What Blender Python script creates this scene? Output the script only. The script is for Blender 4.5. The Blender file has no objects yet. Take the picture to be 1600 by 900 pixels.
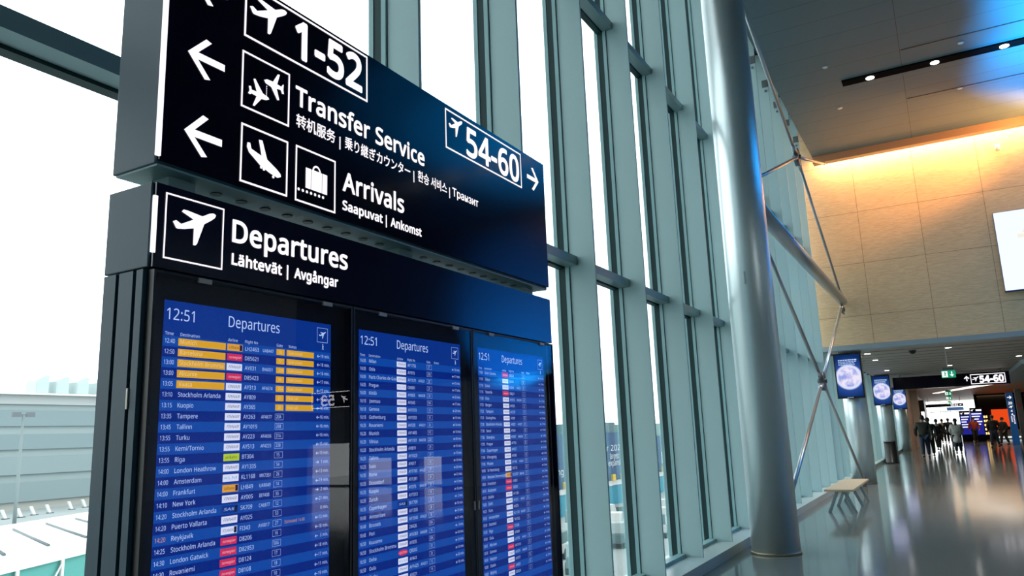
import bpy, math, random
from mathutils import Vector, Matrix
random.seed(7)
D = bpy.data
C = bpy.context.scene.collection
PI = math.pi

# ------------------------------------------------------------------ materials
def mat(name, col, rough=.5, metal=0, emit=None, es=0, spec=.5, coat=0, coat_r=.1):
    m = D.materials.new(name); m.use_nodes = True
    b = m.node_tree.nodes['Principled BSDF']
    b.inputs['Base Color'].default_value = (*col, 1)
    b.inputs['Roughness'].default_value = rough
    b.inputs['Metallic'].default_value = metal
    b.inputs['Specular IOR Level'].default_value = spec
    if coat:
        b.inputs['Coat Weight'].default_value = coat
        b.inputs['Coat Roughness'].default_value = coat_r
    if emit:
        b.inputs['Emission Color'].default_value = (*emit, 1)
        b.inputs['Emission Strength'].default_value = es
    return m

def nodes(m):
    return m.node_tree.nodes, m.node_tree.links, m.node_tree.nodes['Principled BSDF']

def noisy(m, scale, amount, c2, detail=3, rough_var=0, stretch=None):
    n, l, b = nodes(m)
    tc = n.new('ShaderNodeTexCoord'); mp = n.new('ShaderNodeMapping')
    if stretch: mp.inputs['Scale'].default_value = stretch
    t = n.new('ShaderNodeTexNoise'); t.inputs['Scale'].default_value = scale; t.inputs['Detail'].default_value = detail
    r = n.new('ShaderNodeValToRGB')
    base = tuple(b.inputs['Base Color'].default_value)
    r.color_ramp.elements[0].color = base; r.color_ramp.elements[1].color = (*c2, 1)
    r.color_ramp.elements[0].position = .5 - amount; r.color_ramp.elements[1].position = .5 + amount
    l.new(tc.outputs['Object'], mp.inputs['Vector']); l.new(mp.outputs[0], t.inputs['Vector'])
    l.new(t.outputs['Fac'], r.inputs['Fac']); l.new(r.outputs['Color'], b.inputs['Base Color'])
    return m

def panelled(name, c1, c2, seam, bw, bh, mortar, rough, plane, shift=(0, 0, 0), grain=None):
    """rectangular panels with thin seams; plane 'xy' or 'xz' tells which object axes carry the grid"""
    m = mat(name, c1, rough); n, l, b = nodes(m)
    tc = n.new('ShaderNodeTexCoord'); mp = n.new('ShaderNodeMapping')
    mp.inputs['Location'].default_value = shift
    sep = n.new('ShaderNodeSeparateXYZ'); com = n.new('ShaderNodeCombineXYZ')
    l.new(tc.outputs['Object'], mp.inputs['Vector']); l.new(mp.outputs[0], sep.inputs[0])
    l.new(sep.outputs['X'], com.inputs['X']); l.new(sep.outputs['Y' if plane == 'xy' else 'Z'], com.inputs['Y'])
    br = n.new('ShaderNodeTexBrick'); br.offset = 0; br.squash = 1
    br.inputs['Color1'].default_value = (*c1, 1); br.inputs['Color2'].default_value = (*c2, 1)
    br.inputs['Mortar'].default_value = (*seam, 1); br.inputs['Scale'].default_value = 1
    br.inputs['Mortar Size'].default_value = mortar; br.inputs['Mortar Smooth'].default_value = .1
    br.inputs['Brick Width'].default_value = bw; br.inputs['Row Height'].default_value = bh; br.inputs['Bias'].default_value = 0
    l.new(com.outputs[0], br.inputs['Vector'])
    out = br.outputs['Color']
    if grain:
        t = n.new('ShaderNodeTexNoise'); t.inputs['Scale'].default_value = 6; t.inputs['Detail'].default_value = 6
        m2 = n.new('ShaderNodeMapping'); m2.inputs['Scale'].default_value = grain
        l.new(tc.outputs['Object'], m2.inputs['Vector']); l.new(m2.outputs[0], t.inputs['Vector'])
        mix = n.new('ShaderNodeMix'); mix.data_type = 'RGBA'; mix.blend_type = 'MULTIPLY'
        rr = n.new('ShaderNodeValToRGB'); rr.color_ramp.elements[0].color = (.78, .76, .72, 1); rr.color_ramp.elements[1].color = (1.1, 1.1, 1.1, 1)
        rr.color_ramp.elements[0].position = .3; rr.color_ramp.elements[1].position = .7
        l.new(t.outputs['Fac'], rr.inputs['Fac']); mix.inputs['Factor'].default_value = 1
        l.new(out, mix.inputs['A']); l.new(rr.outputs['Color'], mix.inputs['B']); out = mix.outputs['Result']
    l.new(out, b.inputs['Base Color'])
    return m

def glass(name, tint=(1, 1, 1), refl=1.0, ior=1.45):
    m = D.materials.new(name); m.use_nodes = True
    n, l = m.node_tree.nodes, m.node_tree.links
    n.clear()
    o = n.new('ShaderNodeOutputMaterial'); mx = n.new('ShaderNodeMixShader')
    tr = n.new('ShaderNodeBsdfTransparent'); gl = n.new('ShaderNodeBsdfGlossy'); fr = n.new('ShaderNodeFresnel')
    ml = n.new('ShaderNodeMath'); ml.operation = 'MULTIPLY'; ml.inputs[1].default_value = refl
    tr.inputs['Color'].default_value = (*tint, 1); gl.inputs['Roughness'].default_value = .0
    gl.inputs['Color'].default_value = (1, 1, 1, 1)
    fr.inputs['IOR'].default_value = ior
    l.new(fr.outputs[0], ml.inputs[0]); l.new(ml.outputs[0], mx.inputs[0])
    l.new(tr.outputs[0], mx.inputs[1]); l.new(gl.outputs[0], mx.inputs[2]); l.new(mx.outputs[0], o.inputs[0])
    return m

def emis(name, col, s=1.0):
    m = D.materials.new(name); m.use_nodes = True
    n, l = m.node_tree.nodes, m.node_tree.links
    n.clear(); o = n.new('ShaderNodeOutputMaterial'); e = n.new('ShaderNodeEmission')
    e.inputs['Color'].default_value = (*col, 1); e.inputs['Strength'].default_value = s
    l.new(e.outputs[0], o.inputs[0]); return m

def s2l(r, g, b):
    f = lambda c: (c/255/12.92) if c/255 <= .04045 else ((c/255+.055)/1.055)**2.4
    return (f(r), f(g), f(b))

PAINT = (.34, .51, .525)
M = dict(
    fin=noisy(mat('fin_paint', PAINT, .5), 60, .3, (.355, .525, .54)),
    gasket=mat('dark_gasket', (.012, .04, .043), .5, spec=.2),
    cap=mat('window_frame_paint', (.22, .4, .42), .45),
    transom=mat('transom_metal', (.2, .3, .31), .4, .3),
    sill=mat('sill_paint', (.42, .52, .52), .3),
    pane=glass('window_glass', (.97, 1, 1), .5),
    column=mat('column_paint', (.66, .76, .78), .34, .75),
    brass=mat('column_base_ring', (.3, .28, .2), .35, .6),
    steel=mat('brushed_steel', (.38, .42, .44), .3, .8),
    steel_d=mat('dark_steel', (.12, .14, .15), .4, .7),
    paint_d=mat('totem_paint', (.018, .066, .1), .45, spec=.35),
    paint_u=mat('totem_underside', (.2, .34, .35), .4),
    face=mat('sign_face', (.002, .001, .014), .12, spec=.22),
    face2=mat('header_face', (.002, .003, .024), .12, spec=.5),
    black=mat('black_plastic', (.004, .004, .006), .4),
    black_g=mat('black_backing', (.003, .003, .008), .6),
    doorglass=glass('door_glass', (.92, .94, 1), .85, 1.5),
    lit=emis('lit_lettering', (1, .95, 1), 1.25),
    clip=mat('clip_metal', (.45, .43, .38), .4, .4),
    tan=panelled('wood_veneer_wall', s2l(198, 176, 138), s2l(190, 168, 132), s2l(120, 105, 80), 1.55, 1.5, .006, .55, 'xz', (.05+1.55*10, 0, -.15), (1, 1, 14)),
    ceil=panelled('ceiling_panels', (.08, .145, .17), (.074, .135, .16), (.02, .025, .03), 2.6, .75, .006, .5, 'xy', (-.03+2.6*10, -.45, 0)),
    ceil_side=mat('ceiling_edge', (.3, .21, .13), .5),
    lintel=mat('lintel_metal', (.28, .35, .37), .4, .4),
    slat=mat('ceiling_slat', (.34, .29, .25), .5),
    slat_bk=mat('void_black', (.01, .01, .012), .9),
    wood=noisy(mat('bench_wood', (.5, .42, .28), .45), 5, .3, (.42, .34, .21), 5, stretch=(14, 1, 1)),
    bench=mat('bench_steel', (.26, .34, .36), .4, .5),
    white=mat('white_plaster', (.6, .62, .6), .6),
    warmwood=mat('warm_wood', (.5, .33, .2), .5),
    orange_wood=mat('orange_wood', (.62, .33, .17), .5),
    brown_wood=mat('brown_wood', (.3, .19, .13), .5),
    dull_black=mat('dull_black', (.002, .002, .003), .95, spec=.05),
    dark_wall=mat('dark_blue_wall', (.12, .16, .24), .6),
    blackbin=mat('bin_black', (.006, .007, .008), .35),
    lamp=emis('lamp_lens', (1, .95, .85), 14),
    lampface=mat('lamp_trim', (.6, .6, .58), .4),
)
# polished terrazzo
fl = mat('terrazzo', (.13, .155, .15), .1, spec=.5); n, l, b = nodes(fl)
tc = n.new('ShaderNodeTexCoord'); v = n.new('ShaderNodeTexVoronoi'); v.inputs['Scale'].default_value = 55
r = n.new('ShaderNodeValToRGB'); r.color_ramp.elements[0].color = (.10, .118, .112, 1); r.color_ramp.elements[1].color = (.19, .215, .205, 1)
l.new(tc.outputs['Object'], v.inputs['Vector']); l.new(v.outputs['Color'], r.inputs['Fac']); l.new(r.outputs['Color'], b.inputs['Base Color'])
nz = n.new('ShaderNodeTexNoise'); nz.inputs['Scale'].default_value = 2.5; bp = n.new('ShaderNodeBump'); bp.inputs['Strength'].default_value = .03; bp.inputs['Distance'].default_value = .02
l.new(tc.outputs['Object'], nz.inputs['Vector']); l.new(nz.outputs['Fac'], bp.inputs['Height']); l.new(bp.outputs[0], b.inputs['Normal'])
M['floor'] = fl

# ------------------------------------------------------------------ mesh builder
class MB:
    def __init__(s): s.v = []; s.f = []; s.m = []; s.sm = []
    def poly(s, pts, mi=0, smooth=False):
        i = len(s.v); s.v += [tuple(p) for p in pts]; s.f.append(tuple(range(i, i+len(pts)))); s.m.append(mi); s.sm.append(smooth)
    def box(s, x0, x1, y0, y1, z0, z1, mi=0):
        i = len(s.v)
        s.v += [(x, y, z) for x in (x0, x1) for y in (y0, y1) for z in (z0, z1)]
        for q in ((0, 1, 3, 2), (4, 6, 7, 5), (0, 4, 5, 1), (2, 3, 7, 6), (0, 2, 6, 4), (1, 5, 7, 3)):
            s.f.append(tuple(i+k for k in q)); s.m.append(mi); s.sm.append(False)
        return s
    def prism(s, pts, off, mi=0):
        o = Vector(off); k = len(pts); i = len(s.v)
        s.v += [tuple(p) for p in pts] + [tuple(Vector(p)+o) for p in pts]
        s.f += [tuple(range(i, i+k)), tuple(range(i+2*k-1, i+k-1, -1))]; s.m += [mi]*2; s.sm += [False]*2
        for a in range(k):
            c = (a+1) % k
            s.f.append((i+a, i+k+a, i+k+c, i+c)); s.m.append(mi); s.sm.append(False)
        return s
    def tube(s, p, q, r0, r1=None, n=12, mi=0):
        r1 = r0 if r1 is None else r1
        p, q = Vector(p), Vector(q); d = (q-p).normalized()
        a = d.orthogonal().normalized(); b_ = d.cross(a); i = len(s.v)
        for c, rr in ((p, r0), (q, r1)):
            for k in range(n):
                t = 2*PI*k/n; s.v.append(tuple(c+a*math.cos(t)*rr+b_*math.sin(t)*rr))
        for k in range(n):
            s.f.append((i+k, i+(k+1) % n, i+n+(k+1) % n, i+n+k)); s.m.append(mi); s.sm.append(True)
        s.f += [tuple(i+k for k in range(n-1, -1, -1)), tuple(i+n+k for k in range(n))]; s.m += [mi]*2; s.sm += [False]*2
        return s
    def lathe(s, c, prof, n=32, mi=0):
        i = len(s.v)
        for (rr, z) in prof:
            for k in range(n):
                t = 2*PI*k/n; s.v.append((c[0]+rr*math.cos(t), c[1]+rr*math.sin(t), c[2]+z))
        for j in range(len(prof)-1):
            for k in range(n):
                a, b2 = i+j*n, i+(j+1)*n
                s.f.append((a+k, a+(k+1) % n, b2+(k+1) % n, b2+k)); s.m.append(mi); s.sm.append(True)
        s.f += [tuple(i+k for k in range(n-1, -1, -1)), tuple(i+(len(prof)-1)*n+k for k in range(n))]; s.m += [mi]*2; s.sm += [False]*2
        return s
    def ball(s, c, r, n=12, mi=0):
        rx, ry, rz = r if isinstance(r, tuple) else (r, r, r)
        i = len(s.v); h = n//2
        for j in range(1, h):
            th = PI*j/h
            for k in range(n):
                t = 2*PI*k/n; s.v.append((c[0]+rx*math.sin(th)*math.cos(t), c[1]+ry*math.sin(th)*math.sin(t), c[2]+rz*math.cos(th)))
        a = len(s.v); s.v += [(c[0], c[1], c[2]+rz), (c[0], c[1], c[2]-rz)]
        for j in range(h-2):
            for k in range(n):
                s.f.append((i+j*n+k, i+(j+1)*n+k, i+(j+1)*n+(k+1) % n, i+j*n+(k+1) % n)); s.m.append(mi); s.sm.append(True)
        for k in range(n):
            s.f.append((a, i+k, i+(k+1) % n)); s.f.append((a+1, i+(h-2)*n+(k+1) % n, i+(h-2)*n+k)); s.m += [mi]*2; s.sm += [True]*2
        return s
    def build(s, name, mats, parent=None, origin=(0, 0, 0), bevel=0):
        me = D.meshes.new(name); o = Vector(origin)
        me.from_pydata([tuple(Vector(p)-o) for p in s.v], [], s.f)
        for m_ in (mats if isinstance(mats, (list, tuple)) else [mats]):
            me.materials.append(M[m_] if isinstance(m_, str) else m_)
        me.polygons.foreach_set('material_index', s.m); me.polygons.foreach_set('use_smooth', s.sm); me.update()
        ob = D.objects.new(name, me); C.objects.link(ob)
        if parent: ob.parent = parent
        else: ob.location = o
        if bevel:
            bv = ob.modifiers.new('bevel', 'BEVEL'); bv.width = bevel; bv.segments = 2; bv.limit_method = 'ANGLE'
        return ob

def tag(o, label=None, cat=None, group=None, kind=None):
    if label: o['label'] = label
    if cat: o['category'] = cat
    if group: o['group'] = group
    if kind: o['kind'] = kind
    return o
def empty(name, loc, label=None, cat=None, group=None, rz=0):
    o = D.objects.new(name, None); C.objects.link(o); o.location = loc; o.rotation_euler = (0, 0, rz)
    o.empty_display_size = .1
    return tag(o, label, cat, group)
def copy_tree(o, parent=None):
    c = o.copy(); C.objects.link(c)
    if parent: c.parent = parent
    for ch in list(o.children): copy_tree(ch, c)
    return c
def struct(name, mb, mats, label, cat='structure', origin=(0, 0, 0)):
    return tag(mb.build(name, mats, None, origin), label, cat, None, 'structure')

# ------------------------------------------------------------------ lettering
_fc = D.curves.new('letter', 'FONT'); _fo = D.objects.new('letter', _fc); C.objects.link(_fo)
_fc.fill_mode = 'FRONT'; _fc.size = 1
_cache = {}
# letter outlines of the signs: advance width, then closed splines of (handle, point, handle) coordinates, in thousandths
LETTERS = {
'-': (258, [[97,184,32,184,32,204,32,225,32,246,97,246,161,246,226,246,226,225,226,204,226,184,161,184]]),
'.': (215, [[58,24,58,43,58,63,63,77,72,85,82,93,93,97,107,97,121,97,132,93,142,85,152,77,157,63,157,43,157,24,152,10,142,2,132,-7,121,-11,107,-11,93,-11,82,-7,72,2,63,10]]),
'/': (298, [[267,573,290,573,219,382,148,191,77,0,54,0,31,0,8,0,79,191,150,382,221,573,244,573]]),
'0': (459, [[419,349,419,287,419,241,416,199,409,163,402,126,391,96,376,70,360,45,341,25,316,12,292,-1,263,-8,229,-8,186,-8,150,4,122,27,94,51,73,85,60,129,46,173,39,226,39,287,39,349,46,402,58,446,71,490,91,523,119,547,146,570,183,581,229,581,271,581,307,570,335,547,364,523,385,490,399,446,412,402], [110,339,110,287,110,235,114,191,121,156,129,122,142,96,159,78,177,61,200,52,229,52,257,52,281,61,298,78,315,95,328,121,336,156,344,191,348,235,348,287,348,339,344,383,336,417,328,452,315,478,298,495,281,513,257,521,229,521,200,521,177,513,159,495,142,478,129,452,121,417,114,383]]),
'1': (459, [[285,191,285,0,262,0,239,0,216,0,216,133,216,267,216,400,216,416,216,429,216,439,216,450,217,460,217,470,218,479,218,489,219,499,210,490,203,483,196,477,189,471,180,464,169,455,149,438,129,422,108,405,96,421,84,437,71,452,123,492,175,532,226,573,246,573,265,573,285,573,285,382]]),
'2': (459, [[417,21,417,0,291,0,165,0,38,0,38,20,38,39,38,59,88,109,138,160,188,210,217,239,242,265,261,287,281,310,296,332,306,353,316,375,322,399,322,424,322,456,312,480,294,496,275,512,250,520,221,520,193,520,168,516,147,506,126,496,105,483,83,466,70,482,57,497,45,513,60,526,76,538,94,548,112,558,132,566,153,572,174,578,196,581,221,581,256,581,287,574,313,562,338,550,358,532,372,510,387,487,394,460,394,428,394,398,388,370,375,344,363,318,346,292,324,267,302,241,276,214,247,185,207,146,167,107,128,67,128,66,128,65,128,64,224,64,321,64,417,64,417,43]]),
'3': (459, [[395,480,395,439,395,413,391,391,381,372,371,353,358,338,340,326,322,315,301,306,277,302,277,300,277,299,277,298,323,293,357,279,379,255,402,231,413,201,413,163,413,130,405,100,390,74,374,48,350,28,318,14,286,-1,244,-8,193,-8,163,-8,136,-6,110,-1,84,3,60,11,36,23,36,45,36,67,36,89,60,77,86,68,114,61,142,55,168,51,194,51,245,51,282,61,305,81,328,101,339,129,339,164,339,188,333,208,320,223,308,237,289,248,265,255,241,262,213,265,179,265,160,265,142,265,123,265,123,285,123,306,123,326,142,326,161,326,180,326,211,326,238,330,259,339,280,348,296,361,307,377,318,394,323,412,323,434,323,462,314,483,295,498,276,514,251,521,219,521,199,521,180,519,164,515,147,511,132,506,117,498,103,491,89,483,75,473,63,489,51,505,39,521,60,537,85,551,115,563,145,575,180,581,218,581,278,581,323,567,352,540,381,514]]),
'4': (459, [[443,151,443,130,415,130,387,130,359,130,359,87,359,43,359,0,337,0,314,0,291,0,291,43,291,87,291,130,200,130,108,130,17,130,17,150,17,170,17,190,107,319,196,447,286,576,311,576,335,576,359,576,359,448,359,321,359,193,387,193,415,193,443,193,443,172], [291,314,291,374,291,388,291,400,291,412,292,423,292,434,293,444,293,454,294,464,294,474,294,483,295,492,295,500,294,500,293,500,292,500,288,490,282,479,276,468,269,456,263,446,257,438,200,356,143,275,86,193,154,193,223,193,291,193,291,253]]),
'5': (459, [[202,351,221,351,260,351,294,345,322,331,351,318,374,299,389,274,405,249,413,219,413,183,413,143,404,109,387,81,370,52,346,30,314,15,282,0,244,-8,199,-8,169,-8,142,-5,116,0,90,5,68,13,51,23,51,45,51,68,51,90,70,78,93,69,121,62,148,55,175,52,200,52,228,52,253,57,274,65,295,74,311,88,323,106,335,125,341,148,341,176,341,213,329,242,306,262,283,282,247,292,197,292,182,292,165,291,146,288,127,285,111,283,99,280,88,287,76,295,64,302,71,392,79,482,86,573,182,573,277,573,373,573,373,551,373,530,373,508,297,508,222,508,146,508,141,453,137,398,132,342,141,344,154,346,169,348,185,350]]),
'6': (459, [[44,202,44,245,44,278,46,310,51,342,55,374,63,405,75,433,86,462,101,487,121,510,141,532,166,549,196,562,226,574,263,581,306,581,318,581,330,580,344,579,357,578,368,576,377,573,377,553,377,533,377,513,367,516,356,519,344,520,332,522,320,523,308,523,271,523,240,517,216,504,191,492,172,475,158,454,143,433,133,408,127,380,120,352,116,323,115,291,116,291,118,291,119,291,128,304,138,315,150,326,162,336,177,344,194,350,212,356,232,358,255,358,288,358,317,352,342,338,367,324,386,305,400,279,414,253,421,221,421,184,421,145,414,111,399,82,384,53,363,31,336,15,309,0,276,-8,239,-8,212,-8,186,-3,163,7,139,17,119,33,101,54,83,75,69,101,59,133,49,165], [218,51,238,51,272,51,299,62,320,84,341,105,351,139,351,184,351,221,342,250,324,271,305,292,277,303,241,303,215,303,194,298,175,287,156,277,142,264,131,248,121,232,115,215,115,198,115,180,118,163,123,146,128,129,136,113,146,99,157,84,170,73,185,64,200,56]]),
'7': (459, [[135,0,109,0,187,169,266,339,344,508,241,508,138,508,35,508,35,530,35,551,35,573,163,573,291,573,419,573,419,554,419,536,419,518,342,345,264,173,187,0,161,0]]),
'8': (459, [[196,581,229,581,262,581,292,575,318,565,343,555,363,539,378,519,393,499,400,473,400,443,400,420,395,400,385,383,375,366,362,351,346,338,329,325,311,313,291,303,315,292,336,279,355,265,374,251,390,234,401,216,413,197,419,175,419,148,419,116,411,89,395,65,380,42,358,24,330,11,302,-2,269,-8,231,-8,190,-8,155,-2,126,10,98,23,76,40,61,63,47,86,39,113,39,146,39,172,45,195,56,214,67,233,81,250,99,264,118,278,137,289,158,299,139,310,122,322,107,336,92,349,80,365,71,383,62,400,58,421,58,444,58,474,65,498,80,518,95,538,115,554,141,565,167,575], [108,165,108,145,108,117,118,94,138,76,158,57,188,48,229,48,268,48,298,57,319,76,339,94,350,118,350,148,350,166,345,183,335,197,325,211,311,224,293,235,275,246,254,256,229,265,225,267,221,269,217,270,193,260,173,249,157,237,141,226,129,212,121,197,112,182], [259,524,228,524,198,524,174,517,155,502,136,488,127,468,127,441,127,421,131,405,141,391,150,378,163,367,179,357,195,348,213,339,232,330,250,338,267,347,282,357,297,366,308,378,317,392,326,405,330,422,330,441,330,468,321,488,302,502,284,517]]),
'9': (459, [[417,371,417,328,417,295,415,263,410,231,406,198,398,168,387,139,375,111,360,85,340,63,320,41,295,23,265,11,234,-2,197,-8,154,-8,143,-8,131,-7,117,-6,103,-5,91,-3,82,0,82,20,82,40,82,60,91,57,103,54,115,53,128,51,141,50,152,50,190,50,221,56,245,68,269,80,289,97,303,118,318,139,328,164,334,192,341,220,345,250,346,281,344,281,342,281,341,281,333,268,323,257,310,247,298,237,283,229,266,223,248,217,228,214,204,214,172,214,143,221,118,235,93,248,74,268,61,294,47,319,40,350,40,387,40,427,48,462,63,491,78,520,99,542,127,557,154,573,186,581,223,581,250,581,276,575,299,565,323,555,343,539,361,518,379,497,392,471,402,439,412,408], [243,521,223,521,190,521,163,510,142,488,120,466,110,433,110,388,110,351,119,322,137,301,155,280,182,269,220,269,245,269,268,275,286,285,305,296,320,309,330,325,340,341,346,357,346,374,346,392,343,409,338,426,333,444,325,460,315,474,305,488,292,500,277,508,261,517]]),
':': (215, [[58,24,58,43,58,63,63,77,72,85,82,93,93,97,107,97,121,97,132,93,142,85,152,77,157,63,157,43,157,24,152,10,142,2,132,-7,121,-11,107,-11,93,-11,82,-7,72,2,63,10], [58,367,58,387,58,407,63,421,72,429,82,437,93,441,107,441,121,441,132,437,142,429,152,421,157,407,157,387,157,367,152,353,142,345,132,336,121,332,107,332,93,332,82,336,72,345,63,353]]),
'A': (512, [[462,0,437,0,414,59,391,118,368,177,292,177,217,177,141,177,118,118,96,59,73,0,49,0,24,0,0,0,75,192,149,383,224,575,245,575,267,575,289,575,363,383,437,192,512,0,487,0], [304,357,282,415,281,419,278,427,274,438,271,449,267,461,263,473,260,485,257,494,255,500,252,490,250,479,247,468,244,457,241,447,238,438,235,429,232,421,230,415,209,357,187,299,165,241,226,241,286,241,346,241,325,299]]),
'B': (521, [[187,573,241,573,313,573,367,562,404,541,440,520,459,483,459,431,459,408,455,388,446,371,438,354,426,339,409,328,393,316,373,308,350,304,350,303,350,301,350,300,374,296,395,289,415,279,435,269,450,254,461,236,472,217,478,193,478,163,478,128,470,99,454,74,438,50,415,31,385,19,356,6,320,0,279,0,212,0,145,0,78,0,78,191,78,382,78,573,132,573], [221,329,256,329,305,329,339,337,357,352,375,368,384,392,384,423,384,454,373,477,351,490,329,504,293,511,245,511,213,511,182,511,150,511,150,450,150,389,150,329,185,329], [187,269,150,269,150,199,150,130,150,61,188,61,227,61,265,61,316,61,352,71,371,91,391,110,401,136,401,168,401,189,397,206,388,221,379,236,364,248,344,256,323,265,295,269,260,269,223,269]]),
'C': (507, [[349,517,323,517,293,517,265,512,241,502,216,491,195,476,178,456,161,436,148,412,139,383,130,354,125,322,125,286,125,239,132,198,147,164,162,129,184,102,213,83,242,65,279,55,322,55,348,55,371,57,394,62,416,66,438,71,460,78,460,57,460,36,460,15,438,7,416,1,393,-2,371,-6,343,-8,312,-8,254,-8,205,4,166,28,127,52,98,86,78,131,59,175,49,227,49,287,49,330,55,370,67,406,79,442,97,473,120,499,143,525,172,545,206,559,240,574,280,581,324,581,353,581,382,578,409,572,436,566,461,558,482,547,472,527,463,506,453,486,435,494,416,501,394,508,372,514]]),
'D': (585, [[536,353,536,292,536,228,525,174,501,131,477,87,443,55,399,33,354,11,300,0,237,0,184,0,131,0,78,0,78,191,78,382,78,573,137,573,195,573,254,573,312,573,362,562,404,540,446,519,479,488,502,446,525,405], [460,214,460,289,460,340,452,382,435,415,418,447,394,471,361,487,329,503,290,511,244,511,213,511,181,511,150,511,150,361,150,211,150,62,176,62,202,62,228,62,305,62,363,81,402,119,441,157]]),
'E': (446, [[398,21,398,0,291,0,184,0,78,0,78,191,78,382,78,573,184,573,291,573,398,573,398,551,398,530,398,509,315,509,233,509,150,509,150,450,150,390,150,330,228,330,306,330,383,330,383,310,383,289,383,268,306,268,228,268,150,268,150,200,150,132,150,63,233,63,315,63,398,63,398,42]]),
'F': (416, [[150,81,150,0,126,0,102,0,78,0,78,191,78,382,78,573,184,573,291,573,398,573,398,551,398,530,398,509,315,509,233,509,150,509,150,442,150,374,150,306,227,306,305,306,383,306,383,285,383,264,383,243,305,243,227,243,150,243,150,162]]),
'G': (584, [[326,281,326,302,392,302,458,302,524,302,524,209,524,115,524,22,493,11,462,4,431,-1,399,-6,363,-8,323,-8,264,-8,214,4,173,28,133,51,102,85,81,130,59,174,49,226,49,286,49,346,61,398,84,442,108,486,142,520,186,544,230,568,283,581,346,581,378,581,408,578,437,572,465,566,492,558,516,547,507,526,498,505,489,484,469,493,446,501,421,508,395,514,369,517,342,517,296,517,257,508,225,489,192,470,167,444,150,409,133,375,124,334,124,286,124,241,132,201,146,166,161,131,184,103,216,84,247,64,289,55,340,55,365,55,387,56,404,59,422,61,438,64,452,68,452,125,452,182,452,238,410,238,368,238,326,238,326,260]]),
'H': (594, [[516,191,516,0,492,0,468,0,443,0,443,89,443,178,443,267,346,267,248,267,150,267,150,178,150,89,150,0,126,0,102,0,78,0,78,191,78,382,78,573,102,573,126,573,150,573,150,492,150,411,150,330,248,330,346,330,443,330,443,411,443,492,443,573,468,573,492,573,516,573,516,382]]),
'I': (272, [[239,14,239,0,170,0,101,0,32,0,32,14,32,28,32,42,55,47,77,52,99,57,99,210,99,362,99,515,77,520,55,526,32,531,32,545,32,559,32,573,101,573,170,573,239,573,239,559,239,545,239,531,217,526,194,520,172,515,172,362,172,210,172,57,194,52,217,47,239,42,239,28]]),
'J': (219, [[27,-152,-3,-152,-16,-152,-27,-151,-37,-150,-47,-148,-55,-145,-63,-142,-63,-122,-63,-101,-63,-81,-54,-83,-45,-85,-35,-87,-26,-88,-16,-89,-5,-89,9,-89,21,-86,33,-81,45,-76,55,-66,63,-53,70,-40,74,-21,74,3,74,193,74,383,74,573,98,573,122,573,146,573,146,385,146,197,146,9,146,-28,140,-58,128,-82,115,-106,98,-124,75,-135,53,-147]]),
'K': (496, [[418,108,496,0,468,0,440,0,411,0,344,91,276,182,209,273,189,256,169,239,150,222,150,148,150,74,150,0,126,0,102,0,78,0,78,191,78,382,78,573,102,573,126,573,150,573,150,478,150,384,150,290,166,308,182,327,199,345,215,363,232,381,249,399,300,457,352,515,403,573,431,573,460,573,488,573,412,489,336,406,261,323,339,215]]),
'L': (420, [[185,0,78,0,78,191,78,382,78,573,102,573,126,573,150,573,150,403,150,234,150,64,233,64,317,64,400,64,400,43,400,21,400,0,293,0]]),
'M': (727, [[350,0,330,0,268,167,205,335,142,502,141,502,140,502,139,502,140,491,141,478,142,461,142,445,143,426,144,407,144,387,144,368,144,347,144,231,144,116,144,0,122,0,100,0,78,0,78,191,78,382,78,573,113,573,149,573,184,573,243,416,302,260,361,103,362,103,363,103,364,103,424,260,484,416,544,573,579,573,614,573,650,573,650,382,650,191,650,0,626,0,602,0,578,0,578,117,578,235,578,352,578,371,578,389,579,408,580,426,580,444,581,460,582,476,583,490,584,501,583,501,582,501,581,501,517,334,453,167,390,0,370,0]]),
'N': (609, [[532,191,532,0,504,0,476,0,447,0,345,159,243,317,141,476,140,476,139,476,138,476,139,463,140,449,141,432,142,415,142,397,143,378,144,359,144,340,144,320,144,213,144,107,144,0,122,0,100,0,78,0,78,191,78,382,78,573,106,573,133,573,161,573,263,415,365,257,467,99,468,99,469,99,470,99,469,107,469,120,468,137,467,154,466,173,466,193,465,214,464,232,464,249,464,357,464,465,464,573,487,573,509,573,532,573,532,382]]),
'O': (626, [[577,346,577,287,577,243,572,202,561,166,549,130,533,99,510,73,488,47,461,27,428,13,395,-1,357,-8,314,-8,269,-8,230,-1,196,13,163,27,136,47,114,73,92,99,76,130,65,167,54,203,49,244,49,288,49,347,59,398,78,442,97,486,126,520,166,545,205,569,254,581,314,581,372,581,420,569,459,545,498,521,527,486,547,442,567,398], [125,335,125,287,125,239,132,198,145,163,159,128,179,101,207,83,235,64,271,55,314,55,357,55,392,64,420,83,447,101,468,128,481,163,495,198,501,239,501,287,501,359,486,416,456,457,426,498,379,518,314,518,271,518,235,509,207,490,179,472,159,445,145,411,132,377]]),
'P': (485, [[179,573,229,573,304,573,359,558,393,528,427,499,444,458,444,404,444,381,440,358,433,336,425,315,412,295,395,278,377,261,353,248,324,238,295,228,258,223,216,223,194,223,172,223,150,223,150,149,150,74,150,0,126,0,102,0,78,0,78,191,78,382,78,573,128,573], [274,511,223,511,199,511,174,511,150,511,150,435,150,360,150,285,169,285,188,285,208,285,244,285,274,289,298,296,322,304,340,316,352,334,364,351,370,373,370,401,370,438,358,465,334,484,311,502]]),
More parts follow.
